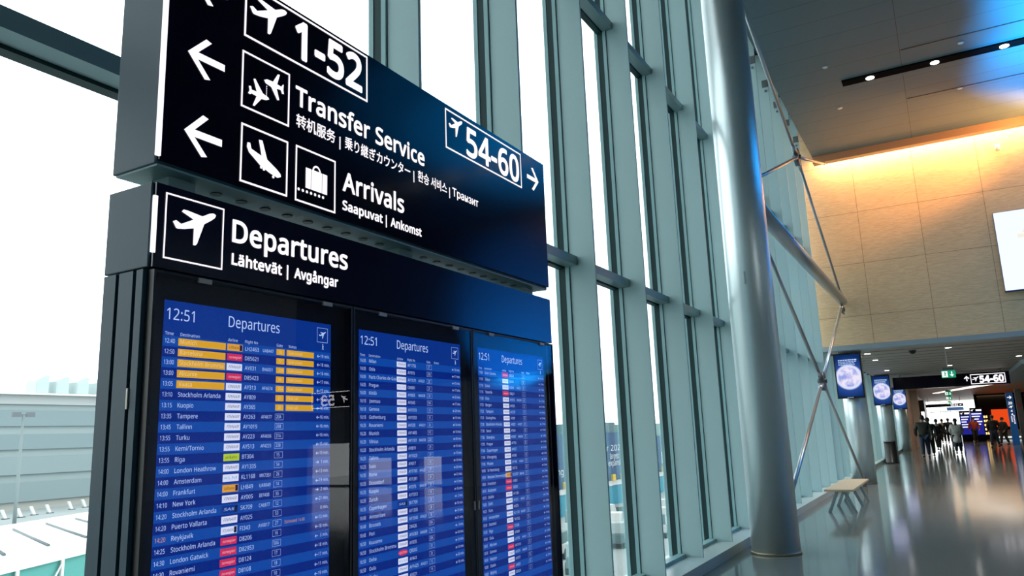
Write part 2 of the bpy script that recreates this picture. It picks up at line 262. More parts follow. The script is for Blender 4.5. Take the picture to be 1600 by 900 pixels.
'Q': (626, [[577,346,577,287,577,241,571,198,559,160,546,122,527,90,503,64,478,38,447,19,411,6,456,-41,502,-89,548,-136,513,-136,479,-136,444,-136,407,-93,370,-50,334,-7,330,-7,327,-7,324,-8,320,-8,317,-8,314,-8,269,-8,230,-1,196,13,163,27,136,47,114,73,92,99,76,130,65,167,54,203,49,244,49,288,49,347,59,398,78,442,97,486,126,520,166,545,205,569,254,581,314,581,372,581,420,569,459,545,498,521,527,486,547,442,567,398], [125,335,125,287,125,239,132,198,145,163,159,128,179,101,207,83,235,64,271,55,314,55,357,55,392,64,420,83,447,101,468,128,481,163,495,198,501,239,501,287,501,359,486,416,456,457,426,498,379,518,314,518,271,518,235,509,207,490,179,472,159,445,145,411,132,377]]),
'R': (499, [[183,573,236,573,283,573,323,567,353,555,384,543,407,524,422,500,437,476,444,446,444,410,444,379,439,354,427,334,416,313,402,297,385,285,367,273,349,264,330,257,382,171,434,86,487,0,459,0,431,0,403,0,356,79,310,158,264,237,226,237,188,237,150,237,150,158,150,79,150,0,126,0,102,0,78,0,78,191,78,382,78,573,130,573], [263,510,232,510,204,510,177,510,150,510,150,439,150,368,150,298,179,298,207,298,236,298,282,298,316,307,338,325,359,344,370,371,370,407,370,432,365,452,355,467,345,482,330,493,310,500,289,507]]),
'S': (440, [[403,183,403,153,403,119,394,90,378,66,361,42,337,24,307,11,276,-2,240,-8,198,-8,177,-8,156,-7,137,-5,117,-3,99,0,83,4,67,8,53,13,41,19,41,42,41,65,41,88,60,80,84,72,113,65,141,58,171,55,201,55,230,55,253,58,273,66,292,73,306,84,316,98,326,112,330,128,330,147,330,165,326,181,318,194,310,207,297,219,277,230,258,241,230,252,196,265,171,274,150,283,131,294,113,304,97,316,85,330,73,343,63,358,57,375,51,392,48,412,48,435,48,465,56,491,71,513,87,534,108,551,136,563,163,575,195,581,231,581,262,581,291,578,318,572,344,566,368,558,389,549,381,528,374,507,366,487,347,495,325,503,302,508,279,514,254,517,229,517,205,517,185,514,169,507,153,500,141,490,133,478,125,465,121,450,121,434,121,415,125,399,133,386,141,373,154,361,172,351,191,341,215,330,246,318,280,306,308,293,332,279,355,265,372,248,385,228,397,208]]),
'T': (446, [[259,170,259,0,235,0,211,0,187,0,187,170,187,339,187,509,127,509,68,509,8,509,8,530,8,551,8,573,151,573,294,573,437,573,437,551,437,530,437,509,378,509,318,509,259,509,259,339]]),
'U': (586, [[513,326,513,202,513,163,505,127,489,95,473,63,449,38,416,20,383,1,341,-8,290,-8,219,-8,165,11,128,50,91,89,72,140,72,204,72,327,72,450,72,573,96,573,120,573,144,573,144,449,144,325,144,201,144,155,157,119,182,93,206,67,244,55,294,55,329,55,357,61,379,73,401,86,416,103,427,126,437,148,442,173,442,202,442,326,442,449,442,573,466,573,489,573,513,573,513,449]]),
'V': (481, [[456,573,481,573,413,382,345,191,277,0,253,0,229,0,204,0,136,191,68,382,0,573,25,573,50,573,75,573,118,450,161,328,204,205,210,190,215,175,220,160,224,146,228,132,231,119,235,106,238,93,241,80,243,93,246,106,250,119,253,133,257,147,262,161,266,176,271,191,277,207,319,329,362,451,405,573,430,573]]),
'W': (746, [[710,573,735,573,685,382,634,191,583,0,559,0,534,0,510,0,473,125,436,250,399,375,395,387,392,398,389,410,386,422,383,433,380,443,377,454,375,463,373,471,371,479,370,485,370,488,369,485,368,479,367,471,366,463,364,454,361,443,358,433,355,421,352,409,350,397,346,385,342,373,306,249,270,124,234,0,210,0,186,0,161,0,111,191,60,382,10,573,35,573,60,573,85,573,115,456,144,339,174,223,177,211,180,198,183,186,186,174,188,163,190,151,193,140,195,129,196,118,198,107,200,97,201,87,203,97,205,108,206,119,208,131,211,142,213,154,216,166,219,179,222,191,225,203,229,215,232,227,265,342,299,457,333,573,358,573,383,573,407,573,442,457,477,341,512,225,516,212,520,200,523,187,526,175,529,163,532,151,534,139,537,128,538,117,540,106,542,96,544,87,545,100,547,114,550,129,553,143,556,159,560,175,563,191,567,207,572,224,601,340,631,456,660,573,685,573]]),
'X': (470, [[403,100,467,0,439,0,412,0,385,0,334,83,284,166,233,249,182,166,131,83,79,0,54,0,29,0,3,0,67,99,130,199,193,298,134,390,75,481,15,573,42,573,69,573,95,573,142,498,189,423,236,348,283,423,330,498,377,573,402,573,428,573,453,573,394,482,335,391,276,300,339,200]]),
'Y': (454, [[177,385,227,291,277,385,326,479,376,573,402,573,428,573,454,573,390,456,327,339,263,222,263,148,263,74,263,0,239,0,215,0,191,0,191,73,191,146,191,219,127,337,64,455,0,573,26,573,52,573,79,573,128,479]]),
'Z': (459, [[427,21,427,0,295,0,163,0,30,0,30,18,30,36,30,55,131,206,231,357,332,508,235,508,137,508,40,508,40,530,40,551,40,573,167,573,293,573,419,573,419,554,419,536,419,518,319,367,218,215,118,64,221,64,324,64,427,64,427,43]]),
'a': (450, [[203,437,231,437,283,437,322,426,347,403,372,380,385,343,385,293,385,195,385,98,385,0,368,0,351,0,334,0,329,20,325,41,320,61,319,61,318,61,317,61,304,45,292,32,279,22,266,12,251,4,234,-1,217,-6,196,-8,172,-8,147,-8,124,-3,103,6,82,15,66,29,55,48,43,67,37,91,37,119,37,162,54,195,87,219,121,242,173,254,243,257,267,257,292,258,316,259,316,268,316,276,316,285,316,321,308,345,293,359,277,373,255,380,227,380,204,380,183,377,163,370,142,363,123,356,106,347,99,365,91,383,84,400,103,410,125,419,151,426,176,433], [273,209,252,208,198,206,161,197,141,182,120,167,110,146,110,119,110,95,117,77,132,66,147,55,165,49,188,49,225,49,255,59,279,79,303,99,315,130,315,172,315,184,315,197,315,210,294,209]]),
'b': (493, [[139,511,139,461,139,443,138,426,138,410,137,394,136,382,135,373,136,373,137,373,139,373,151,391,168,406,189,419,211,431,238,437,272,437,325,437,368,418,401,381,433,344,449,289,449,215,449,166,442,125,427,91,412,58,392,33,365,17,338,0,307,-8,272,-8,238,-8,211,-2,189,10,168,23,151,37,139,55,137,55,135,55,133,55,128,36,123,18,119,0,102,0,85,0,68,0,68,203,68,406,68,609,92,609,115,609,139,609,139,560], [299,379,260,379,229,379,205,373,188,361,170,350,157,332,150,308,142,285,139,254,139,217,139,216,139,215,139,214,139,161,147,121,165,93,182,65,214,51,261,51,300,51,329,65,348,93,367,121,376,162,376,216,376,270,367,310,348,338,329,365]]),
'c': (385, [[265,-8,241,-8,203,-8,169,0,139,15,109,31,86,55,69,87,53,120,44,162,44,213,44,265,53,308,71,342,88,375,112,399,142,415,173,430,207,438,245,438,267,438,288,436,309,431,329,426,346,421,358,415,351,395,344,376,337,356,324,361,309,365,292,370,275,374,259,376,244,376,215,376,191,370,172,358,154,345,140,327,131,303,122,279,117,249,117,213,117,179,122,150,131,126,140,102,153,84,172,71,190,59,213,53,240,53,263,53,284,55,302,60,320,65,336,71,351,78,351,57,351,36,351,15,337,8,321,2,304,-2,286,-6]]),
'd': (493, [[243,-8,221,-8,167,-8,124,11,92,48,60,85,44,140,44,214,44,288,60,344,93,381,125,419,168,438,221,438,244,438,263,435,280,429,296,424,311,416,323,407,335,397,346,386,354,374,356,374,358,374,359,374,359,381,358,392,356,405,355,419,354,430,354,438,354,495,354,552,354,609,378,609,401,609,425,609,425,406,425,203,425,0,406,0,387,0,368,0,365,19,361,38,358,58,357,58,356,58,354,58,346,45,335,34,323,24,311,15,296,7,279,1,263,-5], [193,51,232,51,277,51,309,63,328,88,346,113,355,150,355,200,355,205,355,209,355,213,355,267,346,308,329,336,311,365,279,379,231,379,193,379,165,364,146,334,127,304,117,263,117,213,117,161,127,121,146,93,165,65]]),
'e': (452, [[196,438,234,438,271,438,303,430,329,414,356,398,376,375,390,346,404,317,411,283,411,244,411,230,411,215,411,201,313,201,215,201,117,201,118,153,131,116,154,90,178,65,211,52,254,52,281,52,306,55,327,60,348,65,370,72,392,82,392,61,392,41,392,20,370,10,349,3,327,-1,306,-6,280,-8,251,-8,210,-8,174,0,143,17,112,33,88,58,70,91,53,124,44,164,44,212,44,259,52,299,68,333,84,366,106,392,134,411,163,429], [257,380,233,380,200,380,173,369,154,348,134,326,122,296,119,257,192,257,265,257,338,257,338,282,334,303,326,322,319,340,308,354,292,364,277,375]]),
'f': (276, [[266,393,266,375,230,375,194,375,158,375,158,250,158,125,158,0,134,0,111,0,87,0,87,125,87,250,87,375,62,375,37,375,12,375,12,386,12,397,12,408,37,416,62,424,87,432,87,441,87,449,87,457,87,494,93,524,104,547,115,570,131,587,152,597,172,608,198,613,227,613,244,613,260,612,274,609,288,606,300,603,310,599,304,581,298,562,292,544,283,546,273,549,262,552,251,554,240,556,228,556,204,556,187,548,175,532,164,516,158,492,158,458,158,449,158,439,158,430,194,430,230,430,266,430,266,412]]),
'g': (493, [[165,438,221,438,249,438,274,433,297,422,320,411,339,395,355,373,357,373,358,373,359,373,362,392,366,411,369,430,388,430,406,430,425,430,425,284,425,138,425,-7,425,-48,418,-82,404,-109,390,-137,369,-158,341,-172,312,-186,276,-192,233,-192,202,-192,173,-190,147,-186,121,-181,98,-174,78,-165,78,-144,78,-122,78,-100,98,-111,122,-119,149,-125,176,-131,206,-134,237,-134,273,-134,302,-123,324,-101,345,-80,355,-50,355,-13,355,-7,355,-2,355,4,355,10,356,20,356,32,357,44,357,52,358,57,357,57,356,57,354,57,339,35,321,19,299,8,277,-3,251,-8,221,-8,166,-8,122,11,91,51,60,90,44,144,44,214,44,283,60,337,91,377,122,418], [259,379,230,379,206,379,186,372,169,359,152,346,139,328,130,303,121,279,117,249,117,213,117,160,127,120,146,92,166,64,194,50,232,50,254,50,272,53,288,58,303,64,316,73,326,85,337,97,344,112,349,131,354,149,356,172,356,197,356,203,356,209,356,214,356,253,352,285,343,309,334,333,320,350,302,362,283,373]]),
'h': (496, [[139,490,139,431,139,420,138,410,138,399,137,389,136,379,135,370,136,370,138,370,140,370,149,385,160,398,174,407,188,417,203,424,221,429,238,435,255,437,273,437,308,437,337,432,360,421,384,410,401,393,413,370,425,347,431,317,431,280,431,187,431,93,431,0,407,0,384,0,361,0,361,92,361,183,361,275,361,310,353,336,338,353,322,370,298,379,265,379,233,379,207,372,189,360,171,348,158,331,150,308,143,284,139,256,139,222,139,148,139,74,139,0,115,0,92,0,68,0,68,203,68,406,68,609,92,609,115,609,139,609,139,550]]),
'i': (207, [[115,430,139,430,139,287,139,143,139,0,115,0,92,0,68,0,68,143,68,287,68,430,92,430], [92,591,104,591,115,591,124,587,133,580,141,573,145,562,145,546,145,531,141,520,133,512,124,505,115,501,104,501,92,501,83,505,75,512,67,520,63,531,63,546,63,562,67,573,75,580,83,587]]),
'j': (207, [[46,-192,18,-192,4,-192,-7,-192,-18,-190,-28,-188,-37,-186,-44,-183,-44,-164,-44,-145,-44,-126,-36,-128,-28,-130,-19,-132,-11,-133,-1,-134,9,-134,26,-134,40,-129,51,-120,63,-111,68,-93,68,-67,68,99,68,264,68,430,92,430,115,430,139,430,139,265,139,101,139,-64,139,-91,134,-114,126,-133,117,-152,104,-167,87,-177,69,-187], [63,531,63,546,63,562,67,573,75,580,83,587,92,591,104,591,115,591,124,587,133,580,141,573,145,562,145,546,145,531,141,520,133,512,124,505,115,501,104,501,92,501,83,505,75,512,67,520]]),
'k': (428, [[138,397,138,291,138,283,138,271,137,257,136,244,135,231,135,221,136,221,137,221,138,221,141,226,146,232,152,240,159,248,165,256,172,264,179,273,184,279,189,285,235,333,281,381,326,430,354,430,381,430,409,430,351,369,293,307,235,246,297,164,359,82,421,0,393,0,364,0,336,0,286,67,237,134,187,200,171,186,154,172,138,158,138,105,138,53,138,0,115,0,91,0,68,0,68,203,68,406,68,609,91,609,115,609,138,609,138,503]]),
'l': (207, [[139,203,139,0,115,0,92,0,68,0,68,203,68,406,68,609,92,609,115,609,139,609,139,406]]),
'm': (750, [[512,438,540,438,588,438,625,425,649,401,673,376,685,335,685,280,685,187,685,93,685,0,662,0,638,0,615,0,615,92,615,184,615,277,615,310,608,336,594,353,580,370,558,379,528,379,486,379,456,366,438,342,420,318,411,283,411,237,411,158,411,79,411,0,388,0,365,0,342,0,342,92,342,184,342,277,342,299,338,318,332,333,326,348,316,360,303,367,290,375,274,379,253,379,225,379,202,372,185,360,169,348,157,331,150,308,142,285,139,257,139,223,139,149,139,74,139,0,115,0,92,0,68,0,68,143,68,287,68,430,87,430,106,430,125,430,129,410,132,391,136,371,137,371,138,371,140,371,149,386,160,399,173,409,186,418,200,426,217,431,233,435,249,438,266,438,299,438,327,432,349,420,371,408,388,390,398,366,399,366,400,366,402,366,416,390,436,408,461,420,486,432]]),
'n': (496, [[257,438,275,438,326,438,365,425,391,401,418,376,431,335,431,280,431,187,431,93,431,0,407,0,384,0,361,0,361,92,361,183,361,275,361,310,353,336,338,353,322,370,298,379,265,379,217,379,184,365,166,338,148,312,139,273,139,223,139,149,139,74,139,0,115,0,92,0,68,0,68,143,68,287,68,430,87,430,106,430,125,430,129,410,132,391,136,371,137,371,138,371,140,371,149,386,161,399,175,409,189,418,205,426,222,431,239,435]]),
'o': (485, [[442,263,442,216,442,180,437,148,428,121,418,93,405,70,388,51,370,31,349,17,324,7,300,-3,272,-8,241,-8,213,-8,187,-3,163,7,139,17,118,31,100,51,83,70,69,93,59,121,49,148,44,180,44,216,44,263,52,304,68,336,84,369,107,394,137,412,167,429,203,438,244,438,283,438,317,429,347,412,377,394,400,369,417,336,433,304], [117,267,117,216,117,182,121,153,130,128,139,103,153,84,172,71,190,57,214,51,243,51,272,51,296,57,314,71,333,84,347,103,356,128,364,153,369,182,369,216,369,250,364,279,355,303,346,327,332,346,314,359,296,372,272,379,242,379,198,379,167,364,147,335,127,306]]),
'p': (493, [[250,438,273,438,326,438,368,419,401,383,433,346,449,290,449,216,449,167,442,126,427,93,412,59,392,34,365,17,339,0,308,-8,272,-8,250,-8,230,-5,213,1,196,7,182,14,170,24,158,33,147,43,139,55,137,55,136,55,134,55,135,45,136,34,137,20,138,6,139,-6,139,-16,139,-75,139,-134,139,-192,115,-192,92,-192,68,-192,68,15,68,222,68,430,87,430,107,430,126,430,129,410,132,391,136,371,137,371,138,371,139,371,147,384,158,395,170,405,182,415,196,423,213,429,230,435], [299,379,260,379,231,379,208,373,190,362,172,351,160,335,152,313,144,291,139,263,139,229,139,225,139,220,139,216,139,180,142,150,150,126,157,101,170,83,188,70,206,57,230,51,261,51,288,51,309,58,326,72,343,87,355,106,364,131,372,156,376,184,376,217,376,266,367,305,348,334,329,364]]),
'q': (493, [[354,-70,354,-9,354,1,355,12,355,25,356,38,357,49,358,58,357,58,355,58,354,58,341,40,324,24,303,11,281,-2,253,-8,219,-8,167,-8,125,11,93,48,60,85,44,140,44,214,44,263,52,304,67,338,82,371,102,396,129,413,156,429,187,438,221,438,255,438,283,431,304,419,325,406,342,390,355,371,356,371,357,371,358,371,362,391,365,410,369,430,388,430,406,430,425,430,425,222,425,15,425,-192,401,-192,378,-192,354,-192,354,-131], [194,51,233,51,262,51,286,56,304,67,321,77,334,94,342,116,350,138,355,166,355,199,355,204,355,209,355,213,355,268,346,309,328,337,310,365,277,379,231,379,192,379,164,364,145,334,126,304,117,263,117,213,117,162,127,122,146,93,165,65]]),
'r': (331, [[249,438,269,438,277,438,285,437,295,437,304,436,312,435,319,433,316,411,313,390,310,368,303,370,296,371,287,372,279,373,271,374,264,374,247,374,231,370,217,363,202,356,188,347,176,334,165,321,155,306,149,289,142,271,139,251,139,229,139,153,139,76,139,0,115,0,92,0,68,0,68,143,68,287,68,430,87,430,107,430,126,430,129,404,131,377,134,351,135,351,136,351,137,351,146,367,157,382,170,395,183,408,198,418,214,426,231,434]]),
's': (384, [[348,142,348,119,348,91,341,68,327,49,313,30,294,16,268,6,242,-3,212,-8,176,-8,146,-8,121,-6,99,-1,77,4,58,11,42,19,42,41,42,62,42,83,59,75,80,67,104,60,128,53,153,49,178,49,214,49,240,55,256,66,272,78,280,93,280,112,280,123,277,133,271,141,265,150,255,158,239,167,224,175,202,185,174,196,146,206,122,217,103,228,83,238,68,251,57,266,46,281,41,300,41,324,41,360,56,388,85,408,115,428,154,438,202,438,228,438,253,435,275,430,298,425,319,418,339,409,331,390,323,372,315,353,297,360,278,367,258,372,238,377,218,380,197,380,168,380,146,375,131,366,116,357,108,344,108,328,108,316,112,306,119,298,126,290,137,282,154,274,170,266,191,256,219,246,246,236,269,226,289,215,308,204,323,191,333,176,343,161]]),
't': (289, [[192,50,212,50,222,50,233,51,245,53,256,54,265,56,272,59,272,41,272,23,272,5,264,1,254,-2,240,-4,226,-7,213,-8,200,-8,177,-8,157,-4,138,4,119,11,103,25,91,44,80,63,74,90,74,125,74,209,74,292,74,375,53,375,33,375,13,375,13,387,13,398,13,409,33,418,54,428,75,437,84,468,93,498,103,528,117,528,130,528,144,528,144,496,144,463,144,430,186,430,227,430,269,430,269,412,269,393,269,375,227,375,186,375,144,375,144,292,144,210,144,127,144,101,151,81,163,69,176,56]]),
'u': (496, [[404,430,427,430,427,287,427,143,427,0,408,0,389,0,370,0,366,19,363,38,359,57,358,57,357,57,356,57,347,42,335,30,321,20,306,10,291,3,273,-1,256,-6,238,-8,220,-8,186,-8,157,-3,134,8,110,19,93,36,81,59,69,82,63,112,63,148,63,242,63,336,63,430,87,430,111,430,135,430,135,338,135,245,135,153,135,119,142,93,158,76,173,59,198,51,230,51,262,51,287,57,306,69,324,81,337,98,345,121,353,145,357,173,357,206,357,281,357,355,357,430,380,430]]),
'v': (407, [[190,0,163,0,109,143,54,287,0,430,25,430,50,430,75,430,106,345,136,261,167,176,171,165,176,152,180,137,185,123,190,109,193,96,197,83,200,72,201,63,202,63,203,63,204,63,207,72,210,83,214,96,218,110,222,123,227,138,232,152,237,165,241,176,271,261,302,345,332,430,357,430,382,430,407,430,353,287,298,143,244,0,217,0]]),
'w': (630, [[370,162,346,243,342,254,339,265,336,276,333,287,330,298,328,308,325,317,323,327,321,335,319,344,317,351,316,357,315,357,314,357,313,357,312,351,310,344,308,335,306,327,304,317,302,307,300,297,297,286,294,275,291,265,288,253,284,242,258,162,233,81,207,1,180,1,153,1,127,1,87,144,48,287,9,431,33,431,57,431,82,431,102,354,121,278,141,201,145,186,149,170,153,154,157,139,160,124,163,109,166,95,168,83,169,73,170,73,171,73,172,73,174,79,176,87,178,97,180,107,182,117,185,128,187,138,190,149,193,160,196,170,199,180,201,188,227,269,252,350,277,431,303,431,329,431,354,431,379,350,404,269,428,188,432,176,436,163,440,149,444,135,447,122,451,109,454,96,456,84,457,74,458,74,459,74,460,74,461,83,463,94,466,108,469,121,473,136,477,153,481,169,485,185,489,201,509,278,529,354,549,431,573,431,597,431,621,431,582,287,542,144,502,1,474,1,447,1,419,1,395,82]]),
'x': (424, [[118,146,170,220,121,290,71,360,22,430,48,430,75,430,102,430,139,376,176,322,213,268,249,322,286,376,322,430,349,430,375,430,402,430,352,360,303,290,253,220,306,146,358,73,410,0,383,0,356,0,330,0,291,57,252,114,213,172,173,114,133,57,94,0,67,0,41,0,14,0,66,73]]),
'y': (409, [[59,286,1,430,26,430,51,430,76,430,107,348,138,267,169,185,175,171,179,157,184,144,189,130,193,117,196,105,200,92,203,80,205,68,206,68,207,68,209,68,212,82,217,99,224,121,231,142,238,164,245,186,275,267,304,349,333,430,358,430,384,430,409,430,347,267,285,104,224,-59,214,-86,202,-109,188,-130,174,-150,158,-165,138,-176,119,-187,95,-192,67,-192,55,-192,43,-192,34,-190,24,-189,16,-188,9,-186,9,-167,9,-149,9,-130,15,-131,22,-132,30,-133,38,-134,47,-135,56,-135,73,-135,87,-132,99,-126,111,-119,121,-111,130,-99,138,-88,146,-74,152,-59,159,-40,167,-21,174,-2,116,142]]),
'z': (377, [[346,18,346,0,241,0,136,0,31,0,31,16,31,31,31,47,108,156,185,266,262,375,190,375,117,375,45,375,45,393,45,412,45,430,143,430,242,430,340,430,340,412,340,395,340,377,264,269,188,162,112,55,190,55,268,55,346,55,346,36]]),
'|': (442, [[192,342,192,609,211,609,231,609,250,609,250,342,250,74,250,-193,231,-193,211,-193,192,-193,192,74]]),
'Ä': (512, [[462,0,437,0,414,59,391,118,368,177,292,177,217,177,141,177,118,118,96,59,73,0,49,0,24,0,0,0,75,192,149,383,224,575,245,575,267,575,289,575,363,383,437,192,512,0,487,0], [304,357,282,415,281,419,278,427,274,438,271,449,267,461,263,473,260,485,257,494,255,500,252,490,250,479,247,468,244,457,241,447,238,438,235,429,232,421,230,415,209,357,187,299,165,241,226,241,286,241,346,241,325,299], [143,675,143,689,143,703,146,713,154,719,161,725,170,728,180,728,191,728,199,725,207,719,214,713,218,703,218,689,218,675,214,665,207,659,199,652,191,649,180,649,170,649,161,652,154,659,146,665], [294,675,294,689,294,703,297,713,304,719,312,725,320,728,330,728,341,728,349,725,357,719,364,713,368,703,368,689,368,675,364,665,357,659,349,652,341,649,330,649,320,649,312,652,304,659,297,665]]),
'Å': (512, [[462,0,437,0,414,59,391,118,368,177,292,177,217,177,141,177,118,118,96,59,73,0,49,0,24,0,0,0,75,192,149,383,224,575,245,575,267,575,289,575,363,383,437,192,512,0,487,0], [304,357,282,415,281,419,278,427,274,438,271,449,267,461,263,473,260,485,257,494,255,500,252,490,250,479,247,468,244,457,241,447,238,438,235,429,232,421,230,415,209,357,187,299,165,241,226,241,286,241,346,241,325,299], [280,535,254,535,228,535,207,542,191,557,175,572,167,593,167,620,167,647,175,667,191,682,207,697,228,704,254,704,279,704,300,697,318,682,335,667,343,647,343,621,343,593,335,572,318,557,301,542], [240,575,254,575,268,575,278,579,287,587,295,595,299,606,299,620,299,634,295,645,286,653,278,661,267,665,254,665,241,665,231,661,222,653,214,645,209,634,209,620,209,606,213,595,221,587,229,579]]),
'Ü': (586, [[513,326,513,202,513,163,505,127,489,95,473,63,449,38,416,20,383,1,341,-8,290,-8,219,-8,165,11,128,50,91,89,72,140,72,204,72,327,72,450,72,573,96,573,120,573,144,573,144,449,144,325,144,201,144,155,157,119,182,93,206,67,244,55,294,55,329,55,357,61,379,73,401,86,416,103,427,126,437,148,442,173,442,202,442,326,442,449,442,573,466,573,489,573,513,573,513,449], [181,675,181,689,181,703,185,713,192,719,200,725,209,728,219,728,229,728,238,725,245,719,253,713,257,703,257,689,257,675,253,665,245,659,238,652,229,649,219,649,209,649,200,652,192,659,185,665], [332,675,332,689,332,703,336,713,343,719,350,725,359,728,369,728,379,728,388,725,395,719,403,713,407,703,407,689,407,675,403,665,395,659,388,652,379,649,369,649,359,649,350,652,343,659,336,665]]),
'ä': (450, [[203,437,231,437,283,437,322,426,347,403,372,380,385,343,385,293,385,195,385,98,385,0,368,0,351,0,334,0,329,20,325,41,320,61,319,61,318,61,317,61,304,45,292,32,279,22,266,12,251,4,234,-1,217,-6,196,-8,172,-8,147,-8,124,-3,103,6,82,15,66,29,55,48,43,67,37,91,37,119,37,162,54,195,87,219,121,242,173,254,243,257,267,257,292,258,316,259,316,268,316,276,316,285,316,321,308,345,293,359,277,373,255,380,227,380,204,380,183,377,163,370,142,363,123,356,106,347,99,365,91,383,84,400,103,410,125,419,151,426,176,433], [273,209,252,208,198,206,161,197,141,182,120,167,110,146,110,119,110,95,117,77,132,66,147,55,165,49,188,49,225,49,255,59,279,79,303,99,315,130,315,172,315,184,315,197,315,210,294,209], [113,533,113,546,113,560,117,570,124,576,132,582,141,585,151,585,161,585,170,582,177,576,185,570,188,560,188,546,188,533,185,523,177,516,170,509,161,506,151,506,141,506,132,509,124,516,117,523], [264,533,264,546,264,560,267,570,275,576,282,582,291,585,301,585,311,585,320,582,327,576,335,570,338,560,338,546,338,533,335,523,327,516,320,509,311,506,301,506,291,506,282,509,275,516,267,523]]),
'å': (450, [[203,437,231,437,283,437,322,426,347,403,372,380,385,343,385,293,385,195,385,98,385,0,368,0,351,0,334,0,329,20,325,41,320,61,319,61,318,61,317,61,304,45,292,32,279,22,266,12,251,4,234,-1,217,-6,196,-8,172,-8,147,-8,124,-3,103,6,82,15,66,29,55,48,43,67,37,91,37,119,37,162,54,195,87,219,121,242,173,254,243,257,267,257,292,258,316,259,316,268,316,276,316,285,316,321,308,345,293,359,277,373,255,380,227,380,204,380,183,377,163,370,142,363,123,356,106,347,99,365,91,383,84,400,103,410,125,419,151,426,176,433], [273,209,252,208,198,206,161,197,141,182,120,167,110,146,110,119,110,95,117,77,132,66,147,55,165,49,188,49,225,49,255,59,279,79,303,99,315,130,315,172,315,184,315,197,315,210,294,209], [250,486,225,486,198,486,177,493,161,508,145,523,137,544,137,571,137,598,145,618,161,633,177,648,198,655,225,655,250,655,271,648,288,633,305,618,314,598,314,572,314,545,305,523,288,508,271,493], [210,526,225,526,238,526,249,530,257,538,265,546,269,557,269,571,269,585,265,596,257,604,248,612,237,616,225,616,212,616,201,612,192,604,184,596,180,585,180,571,180,557,184,546,191,538,199,530]]),
'ö': (485, [[442,263,442,216,442,180,437,148,428,121,418,93,405,70,388,51,370,31,349,17,324,7,300,-3,272,-8,241,-8,213,-8,187,-3,163,7,139,17,118,31,100,51,83,70,69,93,59,121,49,148,44,180,44,216,44,263,52,304,68,336,84,369,107,394,137,412,167,429,203,438,244,438,283,438,317,429,347,412,377,394,400,369,417,336,433,304], [117,267,117,216,117,182,121,153,130,128,139,103,153,84,172,71,190,57,214,51,243,51,272,51,296,57,314,71,333,84,347,103,356,128,364,153,369,182,369,216,369,250,364,279,355,303,346,327,332,346,314,359,296,372,272,379,242,379,198,379,167,364,147,335,127,306], [131,533,131,546,131,560,134,570,142,576,149,582,158,585,168,585,179,585,187,582,195,576,202,570,206,560,206,546,206,533,202,523,195,516,187,509,179,506,168,506,158,506,149,509,142,516,134,523], [281,533,281,546,281,560,285,570,292,576,300,582,308,585,318,585,329,585,337,582,345,576,352,570,356,560,356,546,356,533,352,523,345,516,337,509,329,506,318,506,308,506,300,509,292,516,285,523]]),
'ü': (496, [[404,430,427,430,427,287,427,143,427,0,408,0,389,0,370,0,366,19,363,38,359,57,358,57,357,57,356,57,347,42,335,30,321,20,306,10,291,3,273,-1,256,-6,238,-8,220,-8,186,-8,157,-3,134,8,110,19,93,36,81,59,69,82,63,112,63,148,63,242,63,336,63,430,87,430,111,430,135,430,135,338,135,245,135,153,135,119,142,93,158,76,173,59,198,51,230,51,262,51,287,57,306,69,324,81,337,98,345,121,353,145,357,173,357,206,357,281,357,355,357,430,380,430], [136,533,136,546,136,560,139,570,147,576,154,582,163,585,173,585,183,585,192,582,200,576,207,570,211,560,211,546,211,533,207,523,200,516,192,509,183,506,173,506,163,506,154,509,147,516,139,523], [286,533,286,546,286,560,290,570,297,576,304,582,313,585,323,585,333,585,342,582,350,576,357,570,361,560,361,546,361,533,357,523,350,516,342,509,333,506,323,506,313,506,304,509,297,516,290,523]]),
}
def outline_mesh(ch, w, res):
    cu = D.curves.new('outline', 'CURVE'); cu.dimensions = '2D'; cu.fill_mode = 'FRONT'; cu.resolution_u = res; cu.offset = w
    for q_ in LETTERS[ch][1]:
        n_ = len(q_)//6; sp_ = cu.splines.new('BEZIER'); sp_.bezier_points.add(n_-1); sp_.use_cyclic_u = True
        for i_, bp_ in enumerate(sp_.bezier_points):
            c_ = q_[i_*6:i_*6+6]
            bp_.handle_left_type = bp_.handle_right_type = 'FREE'
            c_ = [t_/1000 for t_ in c_]
            bp_.co = (c_[2], c_[3], 0); bp_.handle_left = (c_[0], c_[1], 0); bp_.handle_right = (c_[4], c_[5], 0)
    ob_ = D.objects.new('outline', cu); C.objects.link(ob_); bpy.context.view_layer.update()
    me = D.meshes.new_from_object(ob_.evaluated_get(bpy.context.evaluated_depsgraph_get()))
    vs = [(v_.co.x, v_.co.y) for v_ in me.vertices]; fs = [tuple(p.vertices) for p in me.polygons]
    D.meshes.remove(me); D.objects.remove(ob_); D.curves.remove(cu); return vs, fs
def _mesh(st, w, res):
    _fc.body = st; _fc.offset = w; _fc.resolution_u = res
    bpy.context.view_layer.update()
    me = D.meshes.new_from_object(_fo.evaluated_get(bpy.context.evaluated_depsgraph_get()))
    vs = [(v_.co.x, v_.co.y) for v_ in me.vertices]; fs = [tuple(p.vertices) for p in me.polygons]
    D.meshes.remove(me); return vs, fs
def _right(st, w): return max(p[0] for p in _mesh(st, w, 2)[0])
